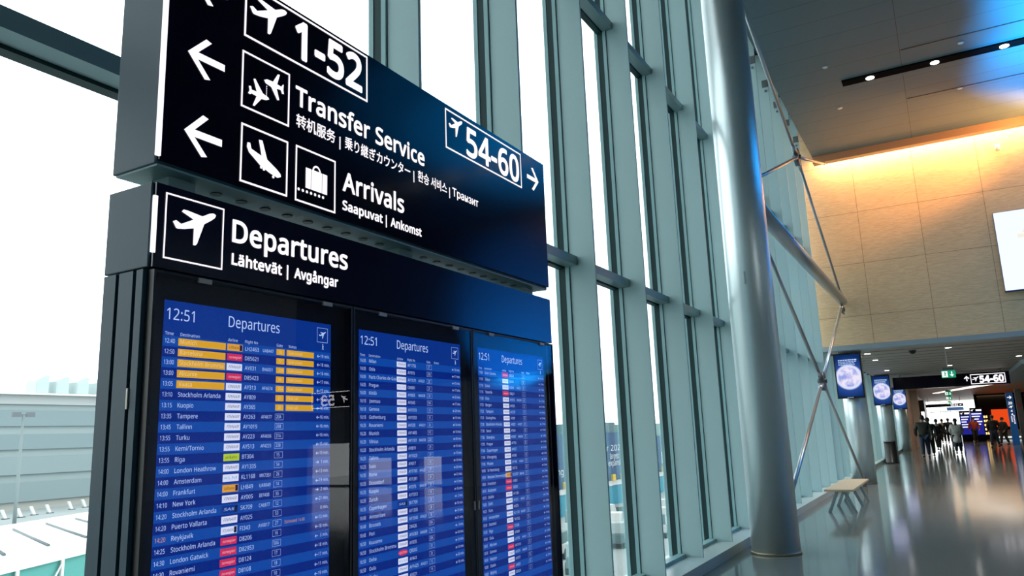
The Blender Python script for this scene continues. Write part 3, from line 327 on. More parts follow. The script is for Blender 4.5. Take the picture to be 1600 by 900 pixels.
def thicken(vs, fs, h):
    """widen flat letters by h on every side: a small overlapping quad along each outline edge"""
    use = {}
    for f in fs:
        for a, b_ in zip(f, f[1:]+f[:1]): use[frozenset((a, b_))] = use.get(frozenset((a, b_)), 0)+1
    V = list(vs); F = list(fs)
    for e_, n_ in use.items():
        if n_ != 1 or len(e_) < 2: continue
        a, b_ = [Vector((*vs[i_], 0)) for i_ in e_]; d_ = b_-a
        if d_.length < 1e-6: continue
        d_.normalize(); p_ = Vector((-d_.y, d_.x, 0))*h; x_ = d_*h*.6; i_ = len(V)
        for q_ in (a-x_*1.6, a-x_*.7-p_, b_+x_*.7-p_, b_+x_*1.6, b_+x_*.7+p_, a-x_*.7+p_): V.append((q_.x, q_.y))
        F.append(tuple(range(i_, i_+6)))
    return V, F
def glyph(ch, w, res):
    k = (ch, w, res)
    if k not in _cache and ch in LETTERS:
        vs, fs = outline_mesh(ch, 0, res)
        if w > .01: vs, fs = thicken(vs, fs, w)
        _cache[k] = (vs, fs, LETTERS[ch][0]/1000+w*.8)
    if k not in _cache and ch == ' ': _cache[k] = ([], [], .25)
    if k not in _cache:
        if 'HH' not in _cache: _cache['HH'] = _right('HH', 0)
        adv = _right('H'+ch+'H', 0)-_cache['HH']
        vs, fs = _mesh(ch, 0, res)
        if w > .01: vs, fs = thicken(vs, fs, w*.45)
        _cache[k] = (vs, fs, adv)
    return _cache[k]
def string(st, w=0, res=3):
    x = 0; V = []; F = []
    for ch in st:
        vs, fs, adv = glyph(ch, w, res); i = len(V)
        V += [(a+x, b_) for a, b_ in vs]; F += [tuple(i+k for k in f) for f in fs]; x += adv
    return V, F
def CAP(w=0):
    if ('cap', w) not in _cache: _cache[('cap', w)] = max(p[1] for p in glyph('H', w, 3)[0])
    return _cache[('cap', w)]
def write(mb, st, place, u0, v0, cap, u1=None, w=0, mi=0, res=3, wide=1.0, right=None, mirror=False):
    """letters of cap height `cap` on a plane: place(u, v) gives the 3-D point"""
    V, F = string(st, w, res)
    if not V: return
    a0 = min(p[0] for p in V); a1 = max(p[0] for p in V)
    sy = cap/CAP(w); sx = (u1-u0)/(a1-a0) if u1 is not None else sy*wide
    if right is not None: u0 = right-(a1-a0)*sx
    i = len(mb.v)
    mb.v += [tuple(place(u0+(x-a0)*sx, v0+y*sy)) for x, y in V]
    for f in F: mb.f.append(tuple(i+k for k in f)); mb.m.append(mi); mb.sm.append(False)
def flat(mb, pts, place, mi=0): mb.poly([place(*p) for p in pts], mi)
def rect(mb, u0, u1, v0, v1, place, mi=0): flat(mb, [(u0, v0), (u1, v0), (u1, v1), (u0, v1)], place, mi)
def frame(mb, u0, u1, v0, v1, t, place, mi=0):
    rect(mb, u0, u1, v1-t, v1, place, mi); rect(mb, u0, u1, v0, v0+t, place, mi)
    rect(mb, u0, u0+t, v0+t, v1-t, place, mi); rect(mb, u1-t, u1, v0+t, v1-t, place, mi)
def disc(mb, u, v, r, place, mi=0, n=14, ry=None):
    ry = ry or r
    flat(mb, [(u+r*math.cos(2*PI*k/n), v+ry*math.sin(2*PI*k/n)) for k in range(n)], place, mi)
def arrow(mb, u, v, s, place, mi=0, L=.073, h=.036):
    """arrow with its tip at u, s=+1 points to +u"""
    for pts in ([(0, 0), (.034, h), (.045, h-.003), (.012, -.0015)], [(0, 0), (.012, .0015), (.045, -h+.003), (.034, -h)], [(.008, .0062), (L, .0062), (L, -.0062), (.008, -.0062)]):
        flat(mb, [(u-s*a, v+b_) for a, b_ in pts], place, mi)

DEP = [(.728,.344),(.734,.347),(.743,.343),(.765,.355),(.743,.363),(.746,.367),(.754,.367),(.781,.364),(.795,.372),(.802,.374),(.807,.372),(.805,.367),(.798,.361),(.785,.352),(.773,.317),(.77,.314),(.766,.314),(.766,.341),(.749,.336),(.737,.334),(.734,.335)]
TL = [(.865,.623),(.87,.624),(.872,.618),(.883,.619),(.875,.64),(.879,.642),(.897,.621),(.91,.618),(.912,.615),(.905,.611),(.894,.609),(.879,.59),(.875,.59),(.883,.61),(.872,.611),(.868,.608),(.864,.609),(.867,.615)]
TR = [(.899,.648),(.906,.652),(.92,.653),(.931,.672),(.936,.673),(.93,.652),(.94,.651),(.944,.657),(.946,.657),(.945,.647),(.947,.639),(.942,.638),(.939,.644),(.929,.643),(.936,.623),(.931,.621),(.916,.641),(.903,.643)]
LAND = [(.866,.518),(.872,.519),(.875,.509),(.898,.503),(.891,.531),(.899,.532),(.911,.5),(.933,.489),(.943,.482),(.944,.477),(.936,.473),(.917,.477),(.895,.485),(.87,.501),(.865,.51)]
def plane_icon(mb, u0, v0, w, place, mi=0, h=None):
    """the departing aeroplane inside a box w wide from (u0,v0)"""
    k = w/.079; kh = (h or w*.76)/.06
    flat(mb, [(u0+(a-.728)*k, v0+(b_-.314)*kh) for a, b_ in DEP], place, mi)

# ------------------------------------------------------------------ the flight information board
S = 1.8; H = 1.65
def P(d): return lambda u, v: (-S+d, u*S, H+v*S)
ROOT = (-S-.1, 1.355*S, 0)
root = empty('flight_information_board', ROOT, 'tall dark blue airport totem with white gate signs above three blue departure screens', 'information board')
Y0, Y1 = .695*S, 2.013*S
XB = -2.0
# upper wayfinding panel
Z0, Z1 = H+.431*S, H+.822*S
g = MB(); g.box(XB, -S-.012, Y0+.004, Y1-.002, Z0, Z1+.0)
panel = g.build('wayfinding_panel', 'paint_d', root, ROOT, .003)
g = MB(); g.box(-S-.012, -S, Y0+.010, Y1, Z0+.01, Z1+.004); g.build('sign_face', 'face', panel, ROOT)
g = MB(); g.box(XB+.008, -S-.01, Y0+.01, Y1-.01, Z0-.006, Z0); g.build('underside_plate', 'paint_u', panel, ROOT)
for k in range(22):
    y = Y0+.17+k*.098
    if abs(y-(Y0+1.19)) < .06 or y > Y1-.12: continue
    MB().tube((-S-.085, y, Z0-.0065), (-S-.085, y, Z0-.0085), .018, n=16).build('vent_hole', 'black', panel, ROOT)
g = MB(); g.box(-S-.004, -S+.004, Y0-.003, Y0+.0105, H+.441*S, Z1); g.build('edge_light_strip', 'lit', panel, ROOT)
p = P(.002)
def part(fn, name, parent=panel, m_='lit', label=None):
    mb = MB(); fn(mb); o = mb.build(name, m_, parent, ROOT)
    if label: o['label'] = label
    return o
for v_ in (.768, .633, .498):
    part(lambda mb: arrow(mb, .740, v_, -1, p), 'left_arrow')
part(lambda mb: arrow(mb, 1.974, .756, 1, p), 'right_arrow')
part(lambda mb: frame(mb, .851, 1.183, .713, .8185, .0042, p), 'number_frame')
part(lambda mb: plane_icon(mb, .862, .742, .088, p), 'aeroplane_pictogram')
part(lambda mb: write(mb, '1-52', p, .972, .7305, .077, 1.166, .03, res=6), 'gate_number')
part(lambda mb: frame(mb, .849, .961, .579, .685, .0036, p), 'pictogram_frame')
def transfer(mb):
    flat(mb, TL, p); flat(mb, TR, p)
    for k in range(6): disc(mb, .9055, .638-.0032*k*1.15, .0011, p, n=8)
part(transfer, 'transfer_pictogram')
part(lambda mb: write(mb, 'Transfer Service', p, .976, .631, .0385, 1.387, .022, res=6), 'lettering')
if 1:
    for st, a, b_ in (('转机服务', .979, 1.085), ('|', 1.097, 1.100), ('乗り継ぎカウンター', 1.113, 1.331), ('|', 1.343, 1.346), ('환승 서비스', 1.36, 1.478), ('|', 1.488, 1.491), ('Транзит', 1.502, 1.622)):
        cap = .0175
        part(lambda mb: write(mb, st, p, a, .5895-(.003 if st == '|' else 0), cap*(1.1 if st == '|' else 1), b_, .03, res=4), 'divider_bar' if st == '|' else 'translated_lettering')
part(lambda mb: frame(mb, .8515, .960, .4435, .55, .0036, p), 'pictogram_frame')
def landing(mb):
    flat(mb, LAND, p)
    for a, b_ in ((.898, .482), (.904, .480), (.926, .472)): disc(mb, a, b_, .0028, p, n=10)
part(landing, 'landing_pictogram')
part(lambda mb: frame(mb, .979, 1.0865, .4425, .551, .0036, p), 'pictogram_frame')
def suitcase(mb):
    a, b_, c_, d_ = 1.0055, 1.063, .474, .514
    for u0, u1 in ((a, .0135+a), (a+.0148, b_-.0148), (b_-.0135, b_)):
        rect(mb, u0, u1, c_, d_, p)
    for k in range(10):
        t0, t1 = PI*k/10, PI*(k+1)/10
        flat(mb, [(1.034+r_*math.cos(t), d_-.001+r_*1.1*math.sin(t)) for r_, t in ((.011, t0), (.011, t1), (.0075, t1), (.0075, t0))], p)
    for k in range(7): disc(mb, .988+.0107*k, .4665, .003, p, n=10)
part(suitcase, 'baggage_pictogram')
part(lambda mb: write(mb, 'Arrivals', p, 1.107, .497, .040, 1.307, .022, res=6), 'lettering')
for st, a, b_ in (('Saapuvat', 1.107, 1.232), ('|', 1.2425, 1.246), ('Ankomst', 1.259, 1.371)):
    part(lambda mb: write(mb, st, p, a, .457, .0195, b_, .03, res=4), 'divider_bar' if st == '|' else 'translated_lettering')
part(lambda mb: frame(mb, 1.477, 1.866, .707, .8125, .0042, p), 'number_frame')
part(lambda mb: plane_icon(mb, 1.492, .75, .063, p, h=.052), 'aeroplane_pictogram')
part(lambda mb: write(mb, '54-60', p, 1.572, .720, .077, 1.852, .022, res=6), 'gate_number')
# middle header panel
A0, A1 = H+.268*S, H+.4*S
g = MB(); g.box(XB-.002, -S-.012, Y0, Y1+.004, A0, A1)
header = g.build('header_panel', 'paint_d', root, ROOT, .003)
g = MB(); g.box(-S-.012, -S, Y0+.006, Y1+.004, A0, A1-.002); g.build('sign_face', 'face2', header, ROOT)
g = MB(); g.box(-S-.003, -S+.004, Y0-.002, Y0+.0095, H+.289*S, H+.377*S); g.build('edge_light_strip', 'lit', header, ROOT)
part(lambda mb: frame(mb, .714, .823, .2835, .387, .0026, p), 'pictogram_frame', header)
part(lambda mb: flat(mb, DEP, p), 'aeroplane_pictogram', header)
part(lambda mb: write(mb, 'Departures', p, .8405, .336, .038, 1.123, .022, res=6), 'lettering', header)
for st, a, b_ in (('Lähtevät', .841, .9515), ('|', .963, .9665), ('Avgångar', .981, 1.096)):
    part(lambda mb: write(mb, st, p, a, .297, .019, b_, .03, res=4), 'divider_bar' if st == '|' else 'translated_lettering', header)
for y in (Y0+.13, Y0+1.19, Y1-.12):
    g = MB(); g.box(-S-.14, -S-.06, y-.045, y+.045, A1, Z0-.004); g.box(-S-.145, -S-.055, y-.05, y-.043, A1, Z0-.03); g.build('post', 'paint_u', root, ROOT, .002)
# lower cabinet
g = MB()
g.box(XB, -1.947, Y0, Y1, 0, A0-.004); g.box(-1.932, -1.872, Y0, Y1, 0, A0-.004); g.box(-1.857, -S-.03, Y0, Y0+.014, 0, A0-.004)
g.box(-1.947, -1.857, Y0+.012, Y1-.012, 0, A0-.004, 1)
g.box(-1.857, -S-.03, Y1-.014, Y1+.012, 0, A0-.004, 1)
cab = g.build('cabinet', ['paint_d', 'black'], root, ROOT)
g = MB(); g.box(-1.857, -S-.028, Y0+.014, Y1-.014, .08, A0-.006); g.build('backing', 'black_g', root, ROOT)
g = MB(); g.box(-1.9, -S-.01, Y0+.02, Y1-.02, 0, .08); g.build('plinth', 'black', root, ROOT)
g = MB(); g.box(-1.866, -1.860, Y0-.004, Y0-.0005, H+.06*S, H+.09*S); g.build('lock', 'clip', root, ROOT)
DB = M['doorglass']
doors = [(Y0+.012, 1.1385*S), (1.1415*S, 1.5735*S), (1.5765*S, Y1+.010)]
for i, (a, b_) in enumerate(doors):
    g = MB()
    g.box(-S-.026, -S+.001, a, a+.008, .09, A0-.006); g.box(-S-.026, -S+.001, b_-.008, b_, .09, A0-.006)
    g.box(-S-.026, -S+.001, a+.008, b_-.008, A0-.014, A0-.006); g.box(-S-.026, -S+.001, a+.008, b_-.008, .09, .1)
    d_ = g.build('door', 'black', root, ROOT)
    g = MB(); g.poly([(-S-.002, a+.008, .1), (-S-.002, b_-.008, .1), (-S-.002, b_-.008, A0-.014), (-S-.002, a+.008, A0-.014)]); g.build('door_glass', DB, d_, ROOT)
    for y in (a+.16, b_-.13):
        g = MB(); g.box(-S-.001, -S+.006, y-.022, y+.022, A0-.022, A0-.009); g.build('clip', 'clip', d_, ROOT)
    if i:
        y = a+.014 if i == 2 else b_-.014
        g = MB(); g.box(-S, -S+.005, y-.0025, y+.0025, H-.165*S, H-.145*S); g.build('handle', 'clip', d_, ROOT)

# ---- the three departure screens
E_ = lambda c, s=1: emis('screen_'+'_'.join(map(str, c)), s2l(*c), s)
SM = [E_((9, 50, 136)), E_((8, 38, 126)), E_((15, 72, 162)), E_((186, 208, 250)), E_((222, 165, 42)), E_((244, 208, 150)),
      E_((222, 226, 248)), E_((30, 36, 90)), E_((206, 46, 92)), E_((255, 190, 205)), E_((180, 204, 60)), E_((20, 70, 40)),
      E_((226, 160, 60)), E_((24, 24, 60)), E_((206, 150, 110)), E_((96, 168, 220)), E_((16, 40, 100))]
R1 = """12:40|Munich|L|LH2463|UA8447|18|C19
12:50|Barcelona|N|D85621||17|C18
13:00|Stockholm Bromma|F|AY831|BA6051|20B|C16
13:00|Alicante|N|D85423||16|C17
13:05|Vaasa|F|AY313|AF4674|20A|C15
13:10|Stockholm Arlanda|F|AY809||21|A16
13:15|Kuopio|F|AY365||20|A16
13:35|Tampere|F|AY263|AF4677|20A|16
13:45|Tallinn|F|AY1019||20B|16
13:55|Turku|F|AY223|AF4656|21A|16
13:55|Kemi/Tornio|F|AY513|AF4223|23B|15
13:55|Riga|B|BT304||15|19
14:00|London Heathrow|F|AY1335||54|>1
14:00|Amsterdam|K|KL1168|MK7351|26|13
14:00|Frankfurt|L|LH849|UA9049|14|19
14:10|New York|F|AY005|IB7408|55|>2
14:20|Stockholm Arlanda|S|SK709|CA6877|12|21
14:20|Puerto Vallarta|F|AY025||53| 0
14:20|Reykjavik|I|FI343|AY6817|27|E13
14:25|Stockholm Arlanda|N|D8206||16|18
14:30|London Gatwick|N|D82953||50G|3
14:30|Rovaniemi|N|D8124||17|18
14:30|Oulu|N|D8108||18|17
14:35|Copenhagen|F|AY967||10|11
14:40|Berlin|F|AY917||22|19""".split('\n')
def rows(times, dest, fl_, logos, gates, mins):
    out = []
    for i, d_ in enumerate(dest):
        out.append('|'.join([times[min(i, len(times)-1)], d_, logos[i % len(logos)], fl_[i % len(fl_)], ['', '', 'AF4221', '', 'BA6038', ''][i % 6], gates[i % len(gates)], mins[i % len(mins)]]))
    return out
R2 = rows('16:05 16:05 16:05 16:05 16:05 16:10 16:10 16:10 16:20 16:20 16:20 16:20 16:25 16:25 16:35 16:35 16:35 16:35 16:35 16:40 16:40 16:45 16:50 16:50 16:50 16:50'.split(),
          ['Milan', 'Oslo', 'Paris Charles de Gaulle', 'Prague', 'Kittilä', 'Joensuu', 'Geneva', 'Gothenburg', 'Rovaniemi', 'Munich', 'Vilnius', 'Stockholm Arlanda', 'Tallinn', 'Ivalo', 'Rome', 'Düsseldorf', 'Kuopio', 'Zurich', 'Copenhagen', 'Amsterdam', 'Brussels', 'Pori', 'Kuusamo', 'Stockholm Bromma', 'Doha', 'Oulu', 'Turku', 'Vaasa'],
          'AY1755 AY915 AY1571 OK881 AY603 AY345 AY1513 AY1553 AY535 AY1405 AY1101 AY819 AY1023 AY617 AY1765 AY1391 AY375 AY1513 SK1709 AY1305 AY1545 2N426 AY6361 AY835 QR302 AY441 AY1425 AY321'.split(),
          'F F F K F F F F F F F F F F F F F F S F F Y F F Q K F F'.split(), '27 22G 28 21 24 19A 23 15 26 11C 22B 29 24 15 27 31 22 13 23 20 33 19A 18 20A 52 2E 12 15'.split(), '10 17 15 17 22 17 20 15 14 13 20 16 15 14 20 12 13 16 >2 16 13 21 >3 18 15 13 20 18'.split())
R3 = rows('17:05 17:10 17:10 17:15 17:20 17:25 17:25 17:25 17:30 17:30 17:35 17:35 17:40 17:40 17:45 18:00 18:05 18:05 18:10 18:15 18:20 18:25 18:25 18:30 18:35 18:40 18:45 18:50'.split(),
          ['Gran Canaria', 'Tokyo', 'Dubai', 'Tenerife', 'Oslo', 'Bergen', 'Tampere', 'Guangzhou', 'Stockholm Arlanda', 'Seoul', 'Shanghai', 'Prague', 'Copenhagen', 'Chongqing', 'Phuket', 'St Petersburg', 'Moscow Sheremetyevo', 'Frankfurt', 'Budapest', 'Dublin', 'Delhi', 'Paris', 'Amsterdam', 'Istanbul', 'Riga', 'Oulu', 'Warsaw', 'Geneva', 'Nagoya', 'Osaka', 'Beijing', 'Helsinki'],
          'D8324 JL414 FZ396 D8621 AY913 AY925 AY279 AY091 AY821 AY041 AY057 AY703 AY667 AY085 AY143 SU712 SU2207 LH851 D8305 AY1381 AY121 AY875 KL1170 TK1762 BT308 AY449 LO192 AY1515 AY079 AY077 AY051'.split(),
          'N F F N F F F F F F F F F F F F L N N F F K F F N F K N F F'.split(), '3 53 52 2 28 21 19 55 29 36 37 28 22 38 35 34 51 14 27 19 56 31 26 12 15 3 30 24 41 42 43'.split(), '6 >2 >3 9 5 6 8 >3 7 9 >4 5 6 >6 >3 >3 >2 9 8 7 >2 6 5 9 8 7 6 5'.split())
RH = .0161
def screen(u0, W, data, k):
    mb = MB(); q0, q1, q2 = P(-.0260), P(-.0255), P(-.0250)
    q3 = P(-.0245)
    top, bot = .2245, -.4145
    rect(mb, u0, u0+W, bot, top, q0, 0)
    for i in range(0, 36, 1):
        c_ = .1620-RH*i
        rect(mb, u0, u0+W, max(c_-RH/2, bot), c_+RH/2, q1, 2 if i % 2 == 0 else 1)
    X = lambda f: u0+(f-.732)*k
    T = lambda st, a, v_, cap, mi=3, wide=.92, w=.008, pl=q3, right=None: write(mb, st, pl, X(a) if a else 0, v_, cap, None, w, mi, 2, wide*k, right=X(right) if right else None)
    write(mb, '12:51', q3, X(.7365), .195, .0175, X(.786), .004, 3, 3); write(mb, 'Departures', q3, X(.852), .195, .018, X(.963), .004, 3, 3)
    for st, a in (('Time', .735), ('Destination', .762), ('Airline', .852), ('Flight No', .887), ('Gate', .957), ('Status', .985)): T(st, a, .1712, .0048, wide=.98)
    frame(mb, X(1.056), X(1.084), .188, .2155, .0006, q3, 3); plane_icon(mb, X(1.061), .1955, .018*k, q3, 3, .0135)
    # small walking figure
    disc(mb, X(1.0712), .1838, .0012, q3, 3, 8)
    for pts in ([(1.0700, .1820), (1.0725, .1820), (1.0722, .1785), (1.0705, .1785)], [(1.0705, .1788), (1.0715, .1788), (1.0700, .1745), (1.0690, .1745)], [(1.0712, .1788), (1.0722, .1788), (1.0738, .1745), (1.0728, .1745)], [(1.0722, .1820), (1.0740, .1798), (1.0736, .1794), (1.0720, .1810)]):
        flat(mb, [(X(a), b_) for a, b_ in pts], q3, 3)
    for i, rw in enumerate(data):
        t, dst, lg, fn, f2, gate, mn = rw.split('|'); z = .1590-RH*i; c_ = .1618-RH*i
        if z < bot+.006: break
        late = dst == 'Reykjavik'
        write(mb, t, q3, X(.7355), z, .0066, X(.7525), .008, 14 if late else 3, 2)
        closed = mn[0] in 'CA'
        if mn[0] == 'C': rect(mb, X(.759), X(.848), c_-.0057, c_+.0057, q2, 4)
        T(dst, .7625, z, .0068, 5 if mn[0] == 'C' else 3)
        bgc = {'L': 12, 'N': 8, 'F': 6, 'B': 10, 'K': 6, 'S': 0, 'I': 6, 'Y': 6, 'Q': 8}[lg]
        if lg == 'Q': disc(mb, X(.867), c_, .016*k, q2, 8, 16, .0056)
        else: rect(mb, X(.851), X(.8825), c_-.0057, c_+.0057, q2, bgc)
        nm = {'L': ('Lufthansa', 13), 'N': ('norwegian', 9), 'F': ('FINNAIR', 7), 'B': ('airBaltic', 11), 'K': ('KLM', 15), 'S': ('SAS', 3), 'I': ('ICELANDAIR', 7), 'Y': ('nextjet', 12), 'Q': ('QATAR', 9)}[lg]
        sl = lambda u, v_: q3(u+(v_-z)*.35*k, v_)
        write(mb, nm[0], sl if lg in 'FNS' else q3, X(.8545), z+.0008, .0042 if lg != 'F' else .0046, X(.8745 if lg in 'LS' else .8785), .008, nm[1], 2)
        if lg in 'LSI': rect(mb, X(.8762), X(.8815), c_-.0048, c_+.0048, q3, 13)
        T(fn, .888, z-.0005, .0066)
        if f2: T(f2, .926, z, .0056, wide=.86)
        if closed:
            rect(mb, X(.957), X(.976), c_-.0053, c_+.0053, q2, 4); T(gate, .9625, z+.0005, .005, 5)
            rect(mb, X(.981), X(1.0485), c_-.0053, c_+.0053, q2, 4); T('Gate closed' if mn[0] == 'C' else 'Final call', .985, z+.0005, .0052, 5, .85)
        else:
            frame(mb, X(.957), X(.976), c_-.0052, c_+.0052, .0004, q3, 3); T(gate, .967-.0024*len(gate), z+.0004, .0054, 3, .85)
        if mn[0] == 'E': T('Estimated 14:40', .984, z, .0054, 14, .82)
        num = mn.lstrip('CAE>'); ar = 1 if '>' in mn else -1
        T(num.strip()+' min.', None, z, .0058, 3, .85, right=1.0895)
        if ' ' not in num:
            tip = 1.0565+(.008 if ar > 0 else 0)
            for pts in ([(0, 0), (.003, .003), (.0037, .0023), (.0009, -.0003)], [(0, 0), (.0009, .0003), (.0037, -.0023), (.003, -.003)], [(.0008, .0005), (.008, .0005), (.008, -.0005), (.0008, -.0005)]):
                flat(mb, [(X(tip-ar*a), c_-.0004+b_) for a, b_ in pts], q3, 3)
    o = mb.build('display_screen', SM, root, ROOT)
    return o
screen(.732, .3615, R1, 1.0); screen(1.174, .368, R2, 1.018); screen(1.622, .3595, R3, .995)

# ------------------------------------------------------------------ window wall
GX = -3.10; FX = -2.83; PITCH = 1.42; Y_FIN0 = 3.88; WTOP = 10.6; YW = 23.4
k0 = -11
fins = [Y_FIN0+PITCH*k for k in range(k0, 14)]
TZ = (3.33, 6.56)
num = 0
for i, y in enumerate(fins):
    g = MB(); g.box(GX+.006, FX, y, y+.03, .125, WTOP); g.box(GX-.04, GX+.006, y+.004, y+.03, .125, WTOP, 1)
    o = struct('trim_%d' % (i+1), g, ['fin', 'gasket'], 'pale grey-green vertical window fin, number %d along the glass wall' % (i+1), origin=(GX, y, .12))
    if 9 <= i:
        g = MB(); g.box(FX-.14, FX+.004, y-.014, y-.0005, 9.72, 9.9); g.box(FX-.09, FX-.05, y-.03, y-.0005, 9.6, 9.64); g.build('bracket_or_dark_notch', 'steel_d', o, (GX, y, .12))  # dark plate put in for the shade of the void at the fin top
    # bay running from this fin to the next
    ya, yb = y+.03, y+PITCH
    if i == len(fins)-1: break
    w_ = tag(D.objects.new('window_%d' % (i+1), None), 'tall glazed bay %d between two fins of the glass wall' % (i+1), 'window', None, 'structure'); C.objects.link(w_); w_.location = (GX, ya, .125)
    og = (GX, ya, .125)
    g = MB()
    g.box(GX-.04, GX, yb-.018, yb, .125, WTOP); g.box(GX-.04, GX, ya, ya+.018, .125, WTOP)
    g.box(GX-.04, GX+.06, ya+.018, yb-.018, .125, .165)
    g.build('frame', ['cap', 'gasket'], w_, og)
    g = MB(); g.box(GX-.11, GX-.042, yb-.012, yb+.018, .125, WTOP); g.box(GX-.15, GX-.11, yb-.018, yb+.024, .125, WTOP, 1); g.build('glazing_gasket', ['gasket', 'cap'], w_, og)
    for z in TZ:
        g = MB(); g.box(GX-.04, GX+.09, ya+.0, yb-.0, z-.045, z+.045); g.box(GX-.12, GX-.05, ya+.02, yb-.015, z-.06, z+.0, 1); g.build('transom', ['transom', 'gasket'], w_, og)
    g = MB(); g.box(GX-.156, GX-.150, ya, yb-.0, .1, WTOP); g.build('pane', 'pane', w_, og)
# windows beyond the high hall: lower, same rhythm
fins2 = [fins[-1]+PITCH*k for k in range(1, 22)]
for i, y in enumerate(fins2):
    j = len(fins)+i
    g = MB(); g.box(GX, FX, y, y+.03, .125, 3.72)
    struct('trim_%d' % (j+1), g, 'fin', 'pale fin of the low corridor glazing, number %d along the wall' % (j+1), origin=(GX, y, .12))
for i, y in enumerate([fins[-1]]+fins2[:-1]):
    j = len(fins)+i
    og = (GX, y+.075, .125)
    w_ = tag(D.objects.new('window_%d' % j, None), 'low glazed bay %d of the far corridor' % j, 'window', None, 'structure'); C.objects.link(w_); w_.location = og
    g = MB(); g.box(GX-.006, GX-.001, y+.075, y+PITCH, .1, 3.72); g.build('pane', 'pane', w_, og)
    g = MB(); g.box(GX, GX+.055, y+PITCH-.07, y+PITCH, .125, 3.72); g.box(GX, GX+.055, y+.075, y+.11, .125, 3.72); g.build('frame', 'cap', w_, og)
YEND = 95
g = MB(); g.box(GX-.2, -2.72, -12, fins2[-1]+.1, 0, .125); struct('trim_60', g, 'sill', 'long low painted sill under the glass wall')
g = MB(); g.box(GX-.2, -2.725, -12, fins2[-1]+.1, -.02, .02); struct('baseboard_left', g, 'sill', 'foot strip of the window sill')
g = MB(); g.box(GX-.3, -2.2, fins2[-1]+.1, YEND, 0, 5); struct('wall_left', g, 'brown_wood', 'wood-toned left wall at the far end of the corridor')

# ------------------------------------------------------------------ shell
g = MB(); g.box(-3.3, 24, -12.3, YEND+3, -.3, 0); struct('floor', g, 'floor', 'polished grey terrazzo floor')
g = MB(); g.box(-2.56, 20, -12, 22.95, 9.3, 9.6); g.box(-2.56, 20, 22.7, 22.96, 9.1, 9.3, 1); struct('ceiling', g, ['ceil', 'ceil_side'], 'high dark panelled ceiling')
g = MB(); g.box(GX-.3, 20.3, -12.3, YW+.3, WTOP, WTOP+.3); struct('trim_61', g, 'slat_bk', 'roof slab above the ceiling')
g = MB(); g.box(GX, 6.8, YW, YW+.3, 3.84, WTOP); struct('wall_far', g, 'tan', 'beige wood veneer wall above the corridor opening')
g = MB(); g.box(6.8, 20.3, YW-.05, YW+.3, 3.84, WTOP); struct('wall_far_right', g, 'dark_wall', 'dark wall right of the beige one').name = 'wall_far'
g = MB(); g.box(GX, 20, YW-.1, YW+.35, 3.70, 3.84); struct('trim_62', g, 'lintel', 'grey metal edge under the beige wall')
g = MB(); px_ = 8
for a, b_, h_ in ((12.7, 13.7, 1.05), (15.0, 16.35, 1.05), (16.95, 19.3, 1.65)):  # unseen openings added so bright patches show in the screen glass
    g.box(px_, a, YW, YW+.3, 0, 3.84); g.box(a, b_, YW, YW+.3, h_, 3.84); g.box(a, b_, YW, YW+.3, 0, .05); px_ = b_
g.box(px_, 20.3, YW, YW+.3, 0, 3.84); struct('wall_far_low', g, 'white', 'wall beside the corridor opening').name = 'wall_right_far'
g = MB(); g.box(GX-.3, 20.3, -12.3, -12, -.3, WTOP+.3); struct('wall_back', g, 'white', 'wall behind the camera')
g = MB(); wy = [(-10, -2)]  # unseen opening near the camera, added to let light in
pv = -12
for a, b_ in wy:
    g.box(20, 20.3, pv, a, 0, 3.4); pv = b_
g.box(20, 20.3, pv, YW+.3, 0, 3.4); g.box(20, 20.3, -12, YW+.3, 3.4, WTOP)
for a, b_ in wy: g.box(20, 20.3, a, b_, 0, .6)
struct('wall_right', g, 'white', 'right wall of the hall with one unseen low opening added for light')
# low corridor
g = MB(); g.box(GX-.3, 8.3, YW+.3, YEND+3, 3.9, 4.1); struct('trim_63', g, 'slat_bk', 'dark void above the slatted ceiling')
slb = MB()
y = YW+.36
while y < 50: slb.box(-2.83, 8, y, y+.92, 3.72, 3.80); y += 1.15
o = struct('ceiling', slb, 'slat', 'low slatted ceiling over the corridor')
g = MB(); g.box(-3.1, 8, 50, YEND, 3.72, 3.9); struct('ceiling', g, 'orange_wood', 'warm wooden ceiling at the far end of the corridor')
g = MB(); g.box(8, 8.3, YW, YEND, 0, 4); struct('wall_right', g, 'white', 'right wall of the corridor')
g = MB(); g.prism([(2.45, 33.0, 3.715), (8, 27, 3.715), (8, 50, 3.715), (2.45, 50, 3.715)], (0, 0, -.16)); struct('trim_64', g, 'lintel', 'lowered grey soffit on the right of the corridor')
# far glazed end wall
g = MB()
for k in range(10): g.box(-1.9+k*.95, -1.86+k*.95, YEND, YEND+.1, 0, 3.72)
g.box(-1.9, 8, YEND, YEND+.1, 2.55, 2.62)
o = struct('window_90', g, 'steel', 'tall glazed end wall with thin mullions at the corridor end')
g = MB(); g.poly([(-1.9, YEND+.12, 0), (8, YEND+.12, 0), (8, YEND+.12, 3.72), (-1.9, YEND+.12, 3.72)]); g.build('pane', 'pane', o)

